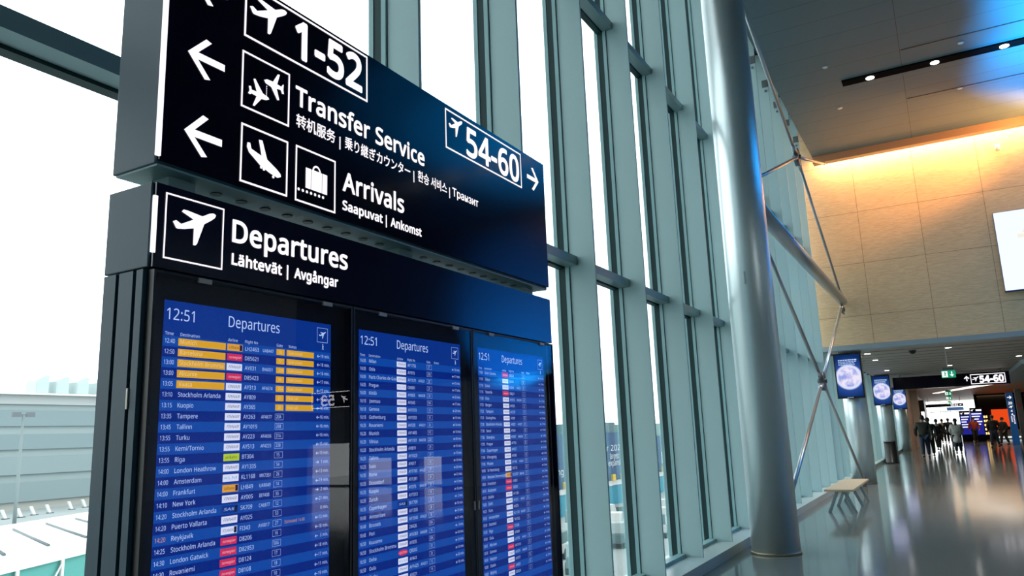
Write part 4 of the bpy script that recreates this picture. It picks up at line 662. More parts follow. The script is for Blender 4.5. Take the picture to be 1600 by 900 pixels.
# ------------------------------------------------------------------ columns
cols = [(-2.26, 11.0, 9.3, 'large round pale column in front of the window wall nearest the departures board'),
        (-2.345, 24.15, 3.72, 'round pale column carrying the nearest globe advert screen'),
        (-2.47, 37.2, 3.72, 'round column behind the black bin with the second globe screen'),
        (-2.5, 50.2, 3.72, 'farthest round pale column with the smallest globe screen')]
for i, (x, y, h, lab) in enumerate(cols):
    e = empty('column', (x, y, 0), lab, 'column')
    r_ = .315
    g = MB(); g.lathe((0, 0, 0), [(r_, .03), (r_, h)], 64); g.build('shaft', 'column', e)
    g = MB(); g.lathe((0, 0, 0), [(r_+.012, 0), (r_+.012, .025), (r_+.004, .032)], 64); g.build('base_ring', 'brass', e)
    if i == 0:
        g = MB(); g.box(-.012, .012, -r_-.004, -r_+.01, 3.62, 3.80); o = g.build('access_plate', 'steel', e); o.rotation_euler.z = .02
# ---- globe advert screens
def globe_mat():
    m = D.materials.new('globe_advert'); m.use_nodes = True; n, l = m.node_tree.nodes, m.node_tree.links; n.clear()
    o = n.new('ShaderNodeOutputMaterial'); e = n.new('ShaderNodeEmission'); tc = n.new('ShaderNodeTexCoord')
    mp = n.new('ShaderNodeMapping'); mp.inputs['Location'].default_value = (0, 0, .0)
    ln = n.new('ShaderNodeVectorMath'); ln.operation = 'LENGTH'
    sub = n.new('ShaderNodeVectorMath'); sub.operation = 'SUBTRACT'; sub.inputs[1].default_value = (0, 0, .6)
    l.new(tc.outputs['Object'], sub.inputs[0]); l.new(sub.outputs[0], ln.inputs[0])
    rp = n.new('ShaderNodeValToRGB'); cr = rp.color_ramp
    cr.elements[0].position = 0; cr.elements[0].color = (.35, .38, .85, 1)
    cr.elements[1].position = 1; cr.elements[1].color = (*s2l(10, 30, 75), 1)
    for ps, c_ in ((.25, (.3, .36, .8)), (.30, (.75, .78, 1)), (.325, (.7, .75, 1)), (.37, s2l(40, 75, 150)), (.6, s2l(15, 45, 100))):
        q = cr.elements.new(ps); q.color = (*c_, 1)
    l.new(ln.outputs['Value'], rp.inputs['Fac'])
    nz = n.new('ShaderNodeTexNoise'); nz.inputs['Scale'].default_value = 4.5; nz.inputs['Detail'].default_value = 4; l.new(tc.outputs['Object'], nz.inputs['Vector'])
    r2 = n.new('ShaderNodeValToRGB'); r2.color_ramp.elements[0].position = .42; r2.color_ramp.elements[1].position = .58
    r2.color_ramp.elements[0].color = (0, 0, 0, 1); r2.color_ramp.elements[1].color = (1, 1, 1, 1)
    l.new(nz.outputs['Fac'], r2.inputs['Fac'])
    lt = n.new('ShaderNodeMath'); lt.operation = 'LESS_THAN'; lt.inputs[1].default_value = .29; l.new(ln.outputs['Value'], lt.inputs[0])
    mu = n.new('ShaderNodeMath'); mu.operation = 'MULTIPLY'; l.new(lt.outputs[0], mu.inputs[0]); l.new(r2.outputs['Color'], mu.inputs[1])
    mx = n.new('ShaderNodeMix'); mx.data_type = 'RGBA'; l.new(mu.outputs[0], mx.inputs['Factor']); l.new(rp.outputs['Color'], mx.inputs['A']); mx.inputs['B'].default_value = (.85, .8, .95, 1)
    l.new(mx.outputs['Result'], e.inputs['Color']); e.inputs['Strength'].default_value = 1.0; l.new(e.outputs[0], o.inputs[0])
    return m
GM = globe_mat()
def adscreen(loc, lab):
    e = empty('advert_screen', loc, lab, 'screen', 'globe adverts on the columns')
    g = MB(); g.box(-.36, .36, 0, .07, 0, 1.28); g.build('housing', 'black', e, bevel=.004)
    g = MB(); g.poly([(-.325, -.002, .055), (.325, -.002, .055), (.325, -.002, 1.235), (-.325, -.002, 1.235)]); g.build('display', GM, e)
    rnd = random.Random(3); cm = emis('caption', s2l(190, 215, 255), 1)
    for row, (w0, h0) in enumerate(((.46, .03), (.44, .018), (.40, .018), (.42, .018))):
        z = 1.07-row*.042; x = -.24; g = MB()
        while x < -.24+w0: 
            w1 = rnd.uniform(.03, .08); g.poly([(x, -.004, z), (x+w1, -.004, z), (x+w1, -.004, z+h0), (x, -.004, z+h0)]); x += w1+.012
        g.build('caption_line', cm, e)
    g = MB()
    for k in range(3): g.poly([(-.1+.06*k, -.004, .022), (-.055+.06*k, -.004, .022), (-.055+.06*k, -.004, .032), (-.1+.06*k, -.004, .032)])
    g.build('bezel_mark', cm, e)
    g = MB(); g.box(-.1, .1, .07, .13, .3, .9); g.build('wall_mount', 'steel_d', e)
    return e
adscreen((-2.385, 23.7, 2.37), 'glowing blue globe advert screen on the nearest corridor column')
adscreen((-2.465, 36.75, 2.40), 'globe advert screen on the second corridor column, above the black bin')
adscreen((-2.47, 49.75, 2.38), 'smallest globe advert screen, on the farthest column')

# ------------------------------------------------------------------ steel bracing between the first two columns
BX = -2.25
br = empty('steel_bracing', (BX, 17.19, 0), 'crossed steel rods and horizontal tube bracing the two nearest columns', 'bracing')
bo = (BX, 17.19, 0)
A_ = (BX, 17.21, 7.52); X_ = (BX, 17.18, 2.56)
g = MB(); g.tube((BX, 11.34, 5.06), (BX, 23.0, 5.06), .13, n=24); g.build('strut', 'steel', br, bo)
def rod(p_, q_, r_=.034):
    g = MB(); g.tube(p_, q_, r_, n=10); d_ = (Vector(q_)-Vector(p_)).normalized()
    for c_, s_ in ((Vector(p_), 1), (Vector(q_), -1)): g.tube(c_+d_*s_*.02, c_+d_*s_*.32, r_*1.6, r_*1.05, n=10)
    g.build('rod', 'steel', br, bo)
for node, ends in ((A_, [(11.45, 9.24), (22.7, 9.04), (11.45, 5.3), (22.85, 5.22)]), (X_, [(11.45, .25), (23.05, .14), (11.45, 4.9), (22.75, 4.9)])):
    for (yy, zz) in ends:
        dd = Vector((BX, yy, zz))-Vector(node); rod(tuple(Vector(node)+dd.normalized()*.17), (BX, yy, zz))
    g = MB(); g.tube((BX-.05, node[1], node[2]), (BX+.05, node[1], node[2]), .2, n=20); g.tube((BX-.09, node[1], node[2]), (BX+.09, node[1], node[2]), .05, n=12); g.build('cross_node', 'steel_d', br, bo, .008)
for (yy, zz) in ((22.85, 5.0), (11.56, 5.0)):
    g = MB(); g.box(BX-.02, BX+.02, yy-.2, yy+.2, zz-.32, zz+.34); g.tube((BX-.06, yy, zz-.2), (BX+.06, yy, zz-.2), .06); g.build('gusset_plate', 'steel_d', br, bo, .01)
for yy in (11.47, 23.05):
    g = MB(); g.box(BX-.05, BX+.05, yy-.1, yy+.1, 0, .26); g.build('foot_plate', 'steel_d', br, bo, .01)
g = MB(); g.tube((BX, 23.03, 5.06), (BX, YW-.01, 5.06), .05); g.build('anchor', 'steel_d', br, bo)

# ------------------------------------------------------------------ things in the hall
be = empty('bench', (-2.03, 17.55, 0), 'pale wooden slab bench on splayed grey steel legs beside the window sill', 'bench')
g = MB(); g.box(-.262, .262, -1.56, 1.56, .405, .445); g.build('seat', 'wood', be, bevel=.004)
for yy in (-1.28, 0, 1.2):
    for s_ in (-1, 1):
        g = MB()
        a = Vector((s_*.06, yy, .4)); c_ = Vector((s_*.235, yy, 0))
        g.prism([(a.x-.03, yy-.03, .4), (a.x+.03, yy-.03, .4), (c_.x+.03, yy-.03, 0), (c_.x-.03, yy-.03, 0)], (0, .06, 0)); g.build('leg', 'bench', be, bevel=.003)
g = MB(); g.box(-.06, .06, -1.35, 1.27, .385, .405); g.build('rail', 'bench', be)
bi = empty('waste_bin', (-2.36, 35.9, 0), 'tall black cylindrical bin standing before the second corridor column', 'bin')
g = MB(); g.lathe((0, 0, 0), [(.25, 0), (.25, .06), (.225, .07), (.225, .86)], 32); g.build('body', 'blackbin', bi)
g = MB(); g.lathe((0, 0, 0), [(.235, .86), (.235, .9), (.2, .92)], 32); g.build('rim', 'steel_d', bi)
# black lighting channel in the ceiling
tr_ = empty('ceiling_light_channel', (5, 17.93, 9.3), 'long black recessed channel with round downlights across the high ceiling', 'light fixture')
g = MB(); g.box(-6.2, 8, -.15, .15, -.03, 0); g.build('channel', 'dull_black', tr_)
for k in range(10):
    x = -5.62+1.28*k
    g = MB(); g.lathe((x, 0, -.045), [(.06, 0), (.085, .004), (.085, .016)], 24); g.build('downlight', 'lamp', tr_)
for yy, x0 in ((16.95, .05), (19.76, .05)):
    g = MB(); g.box(x0, 14, yy-.015, yy+.015, 9.293, 9.3); struct('trim_%d' % (65 if yy < 18 else 66), g, 'black', 'thin dark slot across the high ceiling at %d m' % yy)
for i, (x, y, lab) in enumerate(((-1.42, 16.86, 'small pale ceiling sprinkler left of the black channel, nearer the camera'), (-1.42, 19.4, 'small pale ceiling sprinkler left of the channel, nearer the beige wall'), (1.15, 17.3, 'small pale ceiling sprinkler in front of the black channel at the right'), (1.15, 19.82, 'small pale ceiling sprinkler behind the black channel at the right'))):
    g = MB(); g.lathe((0, 0, 0), [(.045, -.02), (.06, -.01), (.06, 0)], 16)
    o = tag(g.build('sprinkler', 'lampface', None), lab, 'sprinkler', 'ceiling sprinklers'); o.location = (x, y, 9.3)
cam_ = empty('wall_spotlight', (1.984, YW, 8.76), 'small white cylindrical fixture high on the beige wall', 'light fixture')
g = MB(); g.tube((0, -.11, -.07), (0, -.11, .07), .055, n=20); g.build('housing', 'lampface', cam_); g = MB(); g.box(-.03, .03, -.07, 0, -.03, .03); g.build('bracket_or_dark_notch', 'lampface', cam_)
# big advert on the far wall
pv_ = empty('projection_board', (3.7, YW, 4.87), 'large bright white lit board with faint motif on the beige wall', 'screen')
g = MB(); g.box(-2.07, 2.07, -.12, 0, 0, 2.13); g.build('housing', mat('board_housing', s2l(20, 60, 120), .4), pv_)
g = MB(); g.poly([(-2.06, -.123, .03), (2.06, -.123, .03), (2.06, -.123, 2.12), (-2.06, -.123, 2.12)]); g.build('display', emis('lit_board', (.9, .97, 1), 1.05), pv_)
g = MB(); q = lambda u, v_: (u, -.126, v_)
for k, (a, b_) in enumerate(((0, .1), (.5, .13), (.9, .1), (2.2, .1), (2.9, .12), (4.2, .09))):
    flat(g, [(-1.25+.03*k, 1.4), (-1.25+b_*3*math.cos(a), 1.4+b_*3*math.sin(a)), (-1.25+b_*3*math.cos(a+.35), 1.4+b_*2*math.sin(a+.35))], q)
rect(g, -1.35, -.7, .85, .93, q); g.build('faint_motif', emis('faint_motif', (1, .93, .82), .95), pv_)

# hanging gate sign at the corridor
gs = empty('gate_sign', (.14, 38.0, 3.07), 'long dark blue hanging sign reading 54-60 across the corridor', 'sign')
g = MB(); g.box(-2.2, 2.19, 0, .16, 0, .53); g.build('housing', 'face', gs)
q = lambda u, v_: (u, -.003, v_)
g = MB(); frame(g, .78, 2.04, .06, .47, .026, q); g.build('number_frame', 'lit', gs)
g = MB(); plane_icon(g, .83, .17, .25, q, h=.2); g.build('aeroplane_pictogram', 'lit', gs)
g = MB(); write(g, '54-60', q, 1.10, .125, .28, 1.98, .05, res=5); g.build('gate_number', 'lit', gs)
g = MB()
for pts in ([(0, .13), (.1, .03), (.07, 0), (0, .07)], [(0, .13), (0, .07), (-.07, 0), (-.1, .03)], [(-.02, .1), (.02, .1), (.02, -.09), (-.02, -.09)]): flat(g, [(.64+a, .29+b_) for a, b_ in pts], q)
g.build('up_arrow', 'lit', gs)
for x in (-1.9, 0, 1.9):
    g = MB(); g.tube((x, .08, .53), (x, .08, .66), .012, n=8); g.build('hanger', 'steel_d', gs)
# gate 53 sign on the right hand side (seen mirrored in the screens)
M['lit_bright'] = emis('bright_lettering', (1, .97, 1), 6)
def gate53():
    e = empty('gate_sign', (11.2, 16, 2.6), 'small hanging sign reading 53 in the hall at the right', 'sign')
    g = MB(); g.box(-.75, .75, 0, .12, 0, .48); g.build('housing', 'face', e)
    q_ = lambda u, v_: (u, -.004, v_)
    g = MB(); frame(g, -.72, .72, .02, .46, .02, q_); g.build('number_frame', 'lit_bright', e)
    g = MB(); plane_icon(g, -.6, .14, .25, q_, h=.2); g.build('aeroplane_pictogram', 'lit_bright', e)
    g = MB(); write(g, '53', q_, -.12, .09, .29, .38, .03, res=5); g.build('gate_number', 'lit_bright', e)
    for xx in (-.6, .6):
        g = MB(); g.tube((xx, .06, .48), (xx, .06, 6.7), .012, n=8); g.build('hanger', 'steel_d', e)
gate53()
# exit signs
green = mat('exit_green', s2l(15, 130, 95), .5, emit=s2l(15, 140, 100), es=.9); ew = emis('exit_white', (.95, 1, .97), 1.1)
for i, (y, lab, gp) in enumerate(((24.1, 'green and white hanging exit sign nearest the beige wall, before the 54-60 sign', 0), (47.5, 'green exit sign just below the long 54-60 sign', 0), (59, 'green exit sign third along the corridor', 0), (76, 'farthest small green exit sign along the corridor', 0))):
    zc = {24.1: 2.80, 47.5: 2.98, 59: 3.02, 76: 3.02}[y]
    e = empty('exit_sign', (.085 if i == 0 else .03, y, zc), lab, 'sign')
    g = MB(); g.box(-.17, .17, 0, .05, 0, .2); g.build('housing', green, e, bevel=.004)
    q = lambda u, v_: (u, -.003, v_)
    g = MB(); rect(g, -.155, -.02, .02, .18, q)
    for pts in ([(.08, .025), (.13, .085), (.105, .09), (.08, .06)], [(.08, .025), (.08, .06), (.055, .09), (.03, .085)], [(.067, .05), (.093, .05), (.093, .17), (.067, .17)]): flat(g, pts, q)
    g.build('white_symbols', ew, e)
    g = MB(); q5 = lambda u, v_: (u, -.005, v_)
    disc(g, -.08, .155, .012, q5); flat(g, [(-.1, .14), (-.07, .145), (-.065, .09), (-.09, .085)], q5); flat(g, [(-.09, .09), (-.075, .09), (-.055, .03), (-.07, .03)], q5); flat(g, [(-.09, .09), (-.08, .085), (-.11, .04), (-.125, .045)], q5); flat(g, [(-.07, .14), (-.045, .11), (-.052, .103), (-.075, .125)], q5)
    g.build('running_figure', green, e)
    g = MB(); g.box(-.13, .13, .005, .045, .2, .27); g.build('top_cap', 'steel_d', e)
    g = MB(); g.tube((0, .025, .27), (0, .025, 3.72-zc), .01, n=8); g.build('hanger', 'lampface', e)
# low ceiling lights
for i, (x, y, lab) in enumerate(((-1.95, 25.2, 'round ceiling downlight beside the nearest globe screen'), (-1.95, 28.0, 'second downlight along the left of the slatted ceiling'), (.18, 25.2, 'round ceiling downlight above the nearest green exit sign'), (2.25, 30.9, 'round ceiling downlight at the right of the slatted ceiling'), (-2.0, 34.0, 'third downlight along the left of the slatted ceiling'), (.2, 33.5, 'ceiling downlight between exit sign and the 54-60 sign'))):
    e = empty('ceiling_light', (x, y, 3.72), lab, 'ceiling light')
    g = MB(); g.lathe((0, 0, -.014), [(.1, 0), (.11, .014)], 20); g.build('trim_ring', 'lampface', e)
    g = MB(); g.lathe((0, 0, -.018), [(.08, 0), (.08, .004)], 20); g.build('lens', 'lamp', e)
e = empty('dome_camera', (-.745, 25.3, 3.72), 'black security camera dome under the slatted ceiling', 'camera')
g = MB(); g.lathe((0, 0, 0), [(.02, -.11), (.07, -.09), (.095, -.04), (.1, 0)], 20); g.build('dome', 'black', e); g = MB(); g.lathe((0, 0, -.012), [(.115, 0), (.115, .012)], 20); g.build('ring', 'steel_d', e)

e = empty('grey_pillar', (-1.98, 58, 0), 'pale grey square pillar by the wood wall behind the farthest globe screen', 'pillar')
g = MB(); g.box(-.2, .2, -.2, .2, 0, 3.72); g.build('body', 'lampface', e)
g = MB(); g.box(.2, .52, .1, .18, 1.75, 3.05); dh = g.build('display_housing', 'black', e); g = MB(); g.poly([(.28, .096, 1.85), (.48, .096, 1.85), (.48, .096, 2.3), (.28, .096, 2.3)]); g.build('lit_panel', 'lit', dh)
# far wayfinding pillar, kiosks and shop
bl = mat('pillar_blue', s2l(15, 70, 125), .4, emit=s2l(15, 80, 140), es=.35)
e = empty('wayfinding_pillar', (3.48, 60, 0), 'slim blue wayfinding pillar with white symbols on the right', 'sign')
g = MB(); g.box(-.2, .2, 0, .25, 0, 3.3); g.build('body', bl, e)
g = MB(); q = lambda u, v_: (u, -.004, v_)
for pts in ([(.12, 3.0), (.02, 3.11), (-.02, 3.09), (.06, 3.0)], [(.12, 3.0), (.06, 3.0), (-.02, 2.91), (.02, 2.89)], [(-.13, 3.02), (.08, 3.02), (.08, 2.98), (-.13, 2.98)]): flat(g, pts, q)
plane_icon(g, -.12, 2.28, .24, q, h=.18)
qv = lambda u, v_: (-v_, -.004, u)
write(g, '20', q, -.12, 2.55, .16, .1, .02)
for a, st in ((2.08, '⇄'), (1.86, '4')): write(g, '4', q, -.05, a-.02, .13, .06, .02)
for k, (z0, z1) in enumerate(((1.3, 1.85), (1.42, 1.8))):
    qk = lambda u, v_, c_=.02-.15*k: (c_+v_+.02, -.004, u)
    V, F = string('Helsinki' if k else 'Portti', .02, 2)
    i0 = len(g.v); s_ = (z1-z0)/max(p_[0] for p_ in V)
    g.v += [(.05+.13*-k+y_*.13, -.004, z1-x_*s_) for x_, y_ in V]; g.f += [tuple(i0+j for j in f) for f in F]; g.m += [0]*len(F); g.sm += [False]*len(F)
g.build('white_symbols', 'lit', e)
e = empty('grey_pillar', (3.98, 60.2, 0), 'plain grey pillar just right of the blue wayfinding pillar', 'pillar')
g = MB(); g.box(-.17, .17, 0, .3, 0, 3.5); g.build('body', 'steel_d', e); g = MB(); g.box(-.1, .1, -.03, 0, 2.35, 2.6); g.build('red_alarm_box', mat('alarm_red', (.35, .04, .05), .4), e)
e = empty('digital_totem', (5.0, 62, 0), 'pale lit information panel at the right edge behind the grey pillar', 'screen')
g = MB(); g.box(-.55, .55, 0, .2, 0, 3.2); g.build('housing', mat('teal_panel', s2l(120, 160, 165), .5), e)
g = MB(); arrow(g, -.42, 2.95, -1, lambda u, v_: (-.42+(u+.42)*3, -.004, 2.95+(v_-2.95)*3)); g.build('arrow', 'lit', e)
info = emis('info_blue', s2l(35, 40, 150), .9)
for i, (x, w, h0, h1, y, lab) in enumerate(((.95, .75, .2, 2.35, 72, 'blue lit information screen left of the bigger one in the far hall'), (1.72, .85, .2, 2.55, 70, 'large blue lit information screen before the dark shop'))):
    e = empty('information_screen', (x, y, 0), lab, 'screen')
    g = MB(); g.box(-w/2, w/2, 0, .15, 0, h1); g.build('housing', 'face', e)
    g = MB(); g.poly([(-w/2+.03, -.004, h0+.3), (w/2-.03, -.004, h0+.3), (w/2-.03, -.004, h1-.35), (-w/2+.03, -.004, h1-.35)]); g.build('display', info, e)
    g = MB(); q = lambda u, v_: (u, -.008, v_)
    plane_icon(g, -w/2+.06, h1-.28, .22, q, h=.17)
    for k in range(5): rect(g, -w/2+.1, w/2-.1-.1*(k % 3), h1-.5-.2*k, h1-.42-.2*k, q)
    rect(g, 0, w/2-.05, h1-.25, h1-.12, q); g.build('white_text', 'lit', e)
e = empty('overhead_sign', (-.45, 78, 2.5), 'wide blue overhead sign hanging in front of the far bright windows', 'sign')
g = MB(); g.box(-1.4, 1.5, 0, .15, .35, .62); g.build('dark_housing', 'face', e); g = MB(); g.box(.2, 1.5, -.02, .1, 0, .3); g.build('blue_panel', mat('mid_blue', s2l(60, 100, 160), .5, emit=s2l(60, 100, 160), es=.6), e)
g = MB()
q = lambda u, v_: (u, -.02, v_)
write(g, '50-52', q, .55, .4, .17, 1.1, .03); plane_icon(g, 1.2, .4, .2, q); g.build('lettering', 'lit', e)
for x in (-1.2, 1.3):
    g = MB(); g.tube((x, .08, .62), (x, .08, 1.22), .015, n=8); g.build('hanger', 'steel_d', e)
e = empty('shop_front', (4.6, 75.5, 0), 'dark shop front with a glowing orange-red panel at the far right', 'shop')
g = MB(); g.box(-2.75, 3.3, .3, .5, 0, 3.72); g.box(-2.75, -2.55, 0, .3, 0, 3.72); g.box(-2.75, 3.3, 0, .3, 2.5, 3.72); g.build('dark_facade', 'slat_bk', e)
g = MB(); g.box(-1.65, -.3, -.06, .2, 1.0, 2.42); g.build('orange_panel', emis('orange_panel', s2l(235, 75, 25), 1.0), e)
g = MB(); g.box(-1.6, 2.5, -.5, -.1, 0, .75); g.build('counter', 'lampface', e)
g = MB(); g.box(-1.6, 2.5, -.53, -.5, .1, .2); g.build('counter_light', emis('counter_light', (.8, .95, 1), 1.3), e)
g = MB()
g.box(-2.45, -1.95, .1, .28, .3, 2.1, 0)
for k in range(5):
    for j in range(3): g.box(-2.42+.16*j, -2.30+.16*j, .05, .1, .4+.34*k, .58+.34*k, 1)
g.build('lit_shelf', ['face', emis('warm_goods', (1, .65, .25), 1.6)], e)
# diagonal strip light of the far ceiling
g = MB(); g.prism([(-1.0, 66, 3.715), (-.6, 66, 3.715), (3.2, 52, 3.715), (2.2, 52, 3.715)], (0, 0, -.03)); tag(g.build('strip_light', emis('strip_light', (1, .97, .9), 1.6)), 'long diagonal white strip light in the far wooden ceiling', 'ceiling light')

# ------------------------------------------------------------------ people
def skin_mesh(name, verts, edges, radii, material, parent, sub=1):
    me = D.meshes.new(name); me.from_pydata([tuple(v_) for v_ in verts], edges, [])
    ob = D.objects.new(name+'_tmp', me); C.objects.link(ob)
    sk = ob.modifiers.new('s', 'SKIN'); sk.use_smooth_shade = True
    for i_, r_ in enumerate(radii):
        sv = me.skin_vertices[0].data[i_]; sv.radius = (r_, r_) if not isinstance(r_, tuple) else r_
    me.skin_vertices[0].data[0].use_root = True
    if sub: ss = ob.modifiers.new('u', 'SUBSURF'); ss.levels = sub; ss.render_levels = sub
    bpy.context.view_layer.update()
    nm = D.meshes.new_from_object(ob.evaluated_get(bpy.context.evaluated_depsgraph_get()))
    D.objects.remove(ob); nm.name = name
    nm.materials.clear(); nm.materials.append(material)
    for p_ in nm.polygons: p_.use_smooth = True; p_.material_index = 0
    o = D.objects.new(name, nm); C.objects.link(o); o.parent = parent
    return o
SKIN = mat('skin', (.42, .26, .19), .5)
def person(loc, rz, h, lab, top, legs, hair, step=.25, coat=False, longhair=False, armpose=None, bag=None, hood=None):
    """figure facing local -y; step is half the stride"""
    e = empty('person', loc, lab, 'person', rz=rz); k = h/1.78
    V = lambda x, y, z: Vector((x*k, y*k, z*k))
    hip = [V(-.09, 0, .93), V(.09, 0, .93)]
    foot = [V(-.10, -step, .09), V(.10, step, .12 if step > .1 else .09)]
    knee = [V(-.1, -step*.62-.03, .5), V(.1, step*.30-.03, .5)]
    pel, chest, neck, head = V(0, 0, .97), V(0, -.01, 1.33), V(0, -.02, 1.52), V(0, -.03, 1.62)
    sh = [V(-.21, 0, 1.42), V(.21, 0, 1.42)]
    ap = armpose or [((-.31, .06, 1.14), (-.29, .02+step*.5, .90)), ((.31, .04, 1.14), (.29, -.12-step*.4, .92))]
    el = [V(*ap[0][0]), V(*ap[1][0])]; wr = [V(*ap[0][1]), V(*ap[1][1])]
    vs = [pel, V(0, 0, 1.13), chest, neck, head, V(0, -.03, 1.70)]; rad = [.13, .12, .14, .055, .085, .075]; ed = [(0, 1), (1, 2), (2, 3), (3, 4), (4, 5)]
    rad = [r_*k for r_ in rad]
    def add(pt, r_, pr): vs.append(pt); rad.append(r_*k); ed.append((pr, len(vs)-1)); return len(vs)-1
    for s_ in (0, 1):
        a = add(hip[s_], .085, 0); a = add(knee[s_], .055, a); a = add(foot[s_], .038, a); add(foot[s_]+V(0, -.13, -.045), .035, a)
        a = add(sh[s_], .055, 2); a = add(el[s_], .042, a); w_ = add(wr[s_], .028, a)
        d_ = (wr[s_]-el[s_]).normalized(); side = Vector((0, 1, 0)) if abs(d_.y) < .8 else Vector((1, 0, 0))
        palm = add(wr[s_]+d_*.05*k, .032, w_)
        for f_, ln_ in ((-.03, .075), (-.01, .09), (.01, .085), (.028, .065)):
            b1 = add(wr[s_]+d_*(.09*k)+side*f_*k, .009, palm); add(wr[s_]+d_*(.09+ln_*.8)*k+side*f_*k+Vector((-.02 if s_ else .02, 0, 0))*k, .008, b1)
        add(wr[s_]+d_*.08*k+side*-.055*k, .010, palm)
    skin_mesh('body', vs, ed, rad, SKIN, e)
    # face
    g = MB(); hc = V(0, -.03, 1.665)
    g.ball(hc+V(0, -.105, -.01), (.013*k, .02*k, .022*k), 8); g.ball(hc+V(-.09, .0, -.01), (.012*k, .02*k, .03*k), 8); g.ball(hc+V(.09, 0, -.01), (.012*k, .02*k, .03*k), 8)
    g.ball(hc+V(-.032, -.09, .012), .01*k, 8, 1); g.ball(hc+V(.032, -.09, .012), .01*k, 8, 1); g.ball(hc+V(0, -.088, -.05), (.025*k, .01*k, .007*k), 8, 2)
    g.build('face', [SKIN, mat('eye', (.03, .02, .02), .3), mat('lips', (.35, .12, .1), .5)], e)
    g = MB(); g.ball(hc+V(0, .02, .03), (.1*k, .11*k, .11*k), 16)
    if longhair: g.ball(hc+V(0, .085, -.12), (.07*k, .05*k, .2*k), 12)
    g.build('hair', hair, e)
    # jacket
    jv = [V(0, 0, .82 if not coat else .95), V(0, 0, 1.12), V(0, -.01, 1.34), V(0, -.02, 1.47)]; jr = [.215*k, .20*k, .235*k, .09*k]; je = [(0, 1), (1, 2), (2, 3)]
    if coat: jv.append(V(0, .01, .72)); jr.append(.22*k); je.append((0, 4)); jv.append(V(0, .01, .55)); jr.append(.24*k); je.append((4, 5))
    for s_ in (0, 1):
        b0 = len(jv); jv += [sh[s_], el[s_], wr[s_]-(wr[s_]-el[s_]).normalized()*.02*k]; jr += [.10*k, .08*k, .058*k]; je += [(2, b0), (b0, b0+1), (b0+1, b0+2)]
    skin_mesh('jacket' if not coat else 'coat', jv, je, [(r_, r_*.8) if i_ < 4 else r_ for i_, r_ in enumerate(jr)], top, e)
    tv = [V(0, 0, .95)]; trr = [.14*k]; te = []
    for s_ in (0, 1):
        b0 = len(tv); tv += [hip[s_]+V(0, 0, -.04), knee[s_], foot[s_]+V(0, .0, .03)]; trr += [.125*k, .095*k, .07*k]; te += [(0, b0), (b0, b0+1), (b0+1, b0+2)]
    skin_mesh('trousers', tv, te, trr, legs, e)
    for s_ in (0, 1):
        g = MB(); c_ = foot[s_]
        g.ball((c_.x, c_.y-.06*k, max(c_.z-.045*k, .05*k)), (.05*k, .14*k, .05*k), 12); g.build('shoe', 'black', e)
    if hood: g = MB(); g.ball(V(0, .09, 1.45), (.13*k, .07*k, .08*k), 12); g.build('hood', hood, e)
    return e
dark = mat('dark_cloth', (.008, .009, .009), .8); olive = mat('olive_cloth', (.018, .024, .017), .8); denim = mat('denim', (.02, .035, .07), .8)
grey = mat('grey_wool', (.5, .5, .47), .9); hairb = mat('hair_dark', (.012, .01, .009), .6); lightg = mat('light_grey_cloth', (.3, .31, .3), .8)
blue_d = mat('navy_cloth', (.01, .014, .03), .8); redc = mat('red_cloth', (.25, .03, .02), .8)
walk_away = PI
person((-1.2, 40.4, 0), walk_away, 1.93, 'person in dark olive jacket and jeans walking away, nearest of all', olive, denim, hairb, .22)
person((-1.02, 42.0, 0), walk_away, 1.82, 'person in black walking right beside the olive jacket', dark, dark, hairb, .18)
p3 = person((-.80, 50.5, 0), walk_away+.2, 1.76, 'person in black jacket with pale hood and shoulder bag, behind the nearest walkers', dark, dark, hairb, .24, hood=lightg)
p4 = person((.13, 44.2, 0), walk_away, 1.74, 'person with dark ponytail in long grey coat pushing a pushchair', grey, blue_d, hairb, .14, coat=True, longhair=True, armpose=[((-.27, -.1, 1.18), (-.22, -.36, 1.02)), ((.27, -.1, 1.18), (.22, -.36, 1.02))])
person((2.06, 53.2, 0), -.35, 1.87, 'person in black jacket and jeans striding towards the camera on the right', dark, denim, hairb, .26)
person((2.75, 57.5, 0), -.9, 1.72, 'person in dark clothes half hidden behind the striding one in front of the orange panel', dark, dark, hairb, .2)
person((1.36, 66, 0), .1, 1.82, 'person in dark coat with red front before the blue screens', redc, dark, hairb, .15)
person((-.66, 66, 0), walk_away, 1.78, 'person in grey walking away far down the corridor, left of the pair', lightg, dark, hairb, .2)
person((-.25, 64, 0), walk_away, 1.82, 'person in navy jacket far down the corridor, right of the pair', blue_d, dark, hairb, .2)
# things they carry
g = MB(); g.ball((0, 0, 0), (.16, .1, .2), 14); g.tube((-.02, 0, .15), (-.2, 0, .5), .015, n=6)
o = tag(g.build('shoulder_bag', 'black'), 'black bag hanging at the side of the pale-hooded person', 'bag'); o.location = (-.25, 50.55, 1.02)
e = empty('pushchair', (.13, 45.28, 0), 'small dark pushchair in front of the grey coated person', 'pushchair')
for x in (-.25, .25):
    for y in (-.3, .3): g = MB(); g.tube((x-.02, y, .1), (x+.02, y, .1), .1, n=16); g.build('wheel', 'black', e)
    g = MB(); g.tube((x*.9, -.56, 1.0), (x, .3, .12), .014, n=8); g.tube((x, -.3, .12), (x*.95, .1, .62), .014, n=8); g.build('side_frame', 'steel', e)
g = MB(); g.tube((-.23, -.56, 1.0), (.23, -.56, 1.0), .018, n=8); g.build('handlebar', 'black', e)
g = MB(); g.prism([(-.21, -.25, .35), (-.21, .25, .35), (-.21, .25, .42), (-.21, -.1, .45), (-.21, -.28, .85), (-.21, -.33, .83)], (.42, 0, 0)); g.build('seat', blue_d, e)

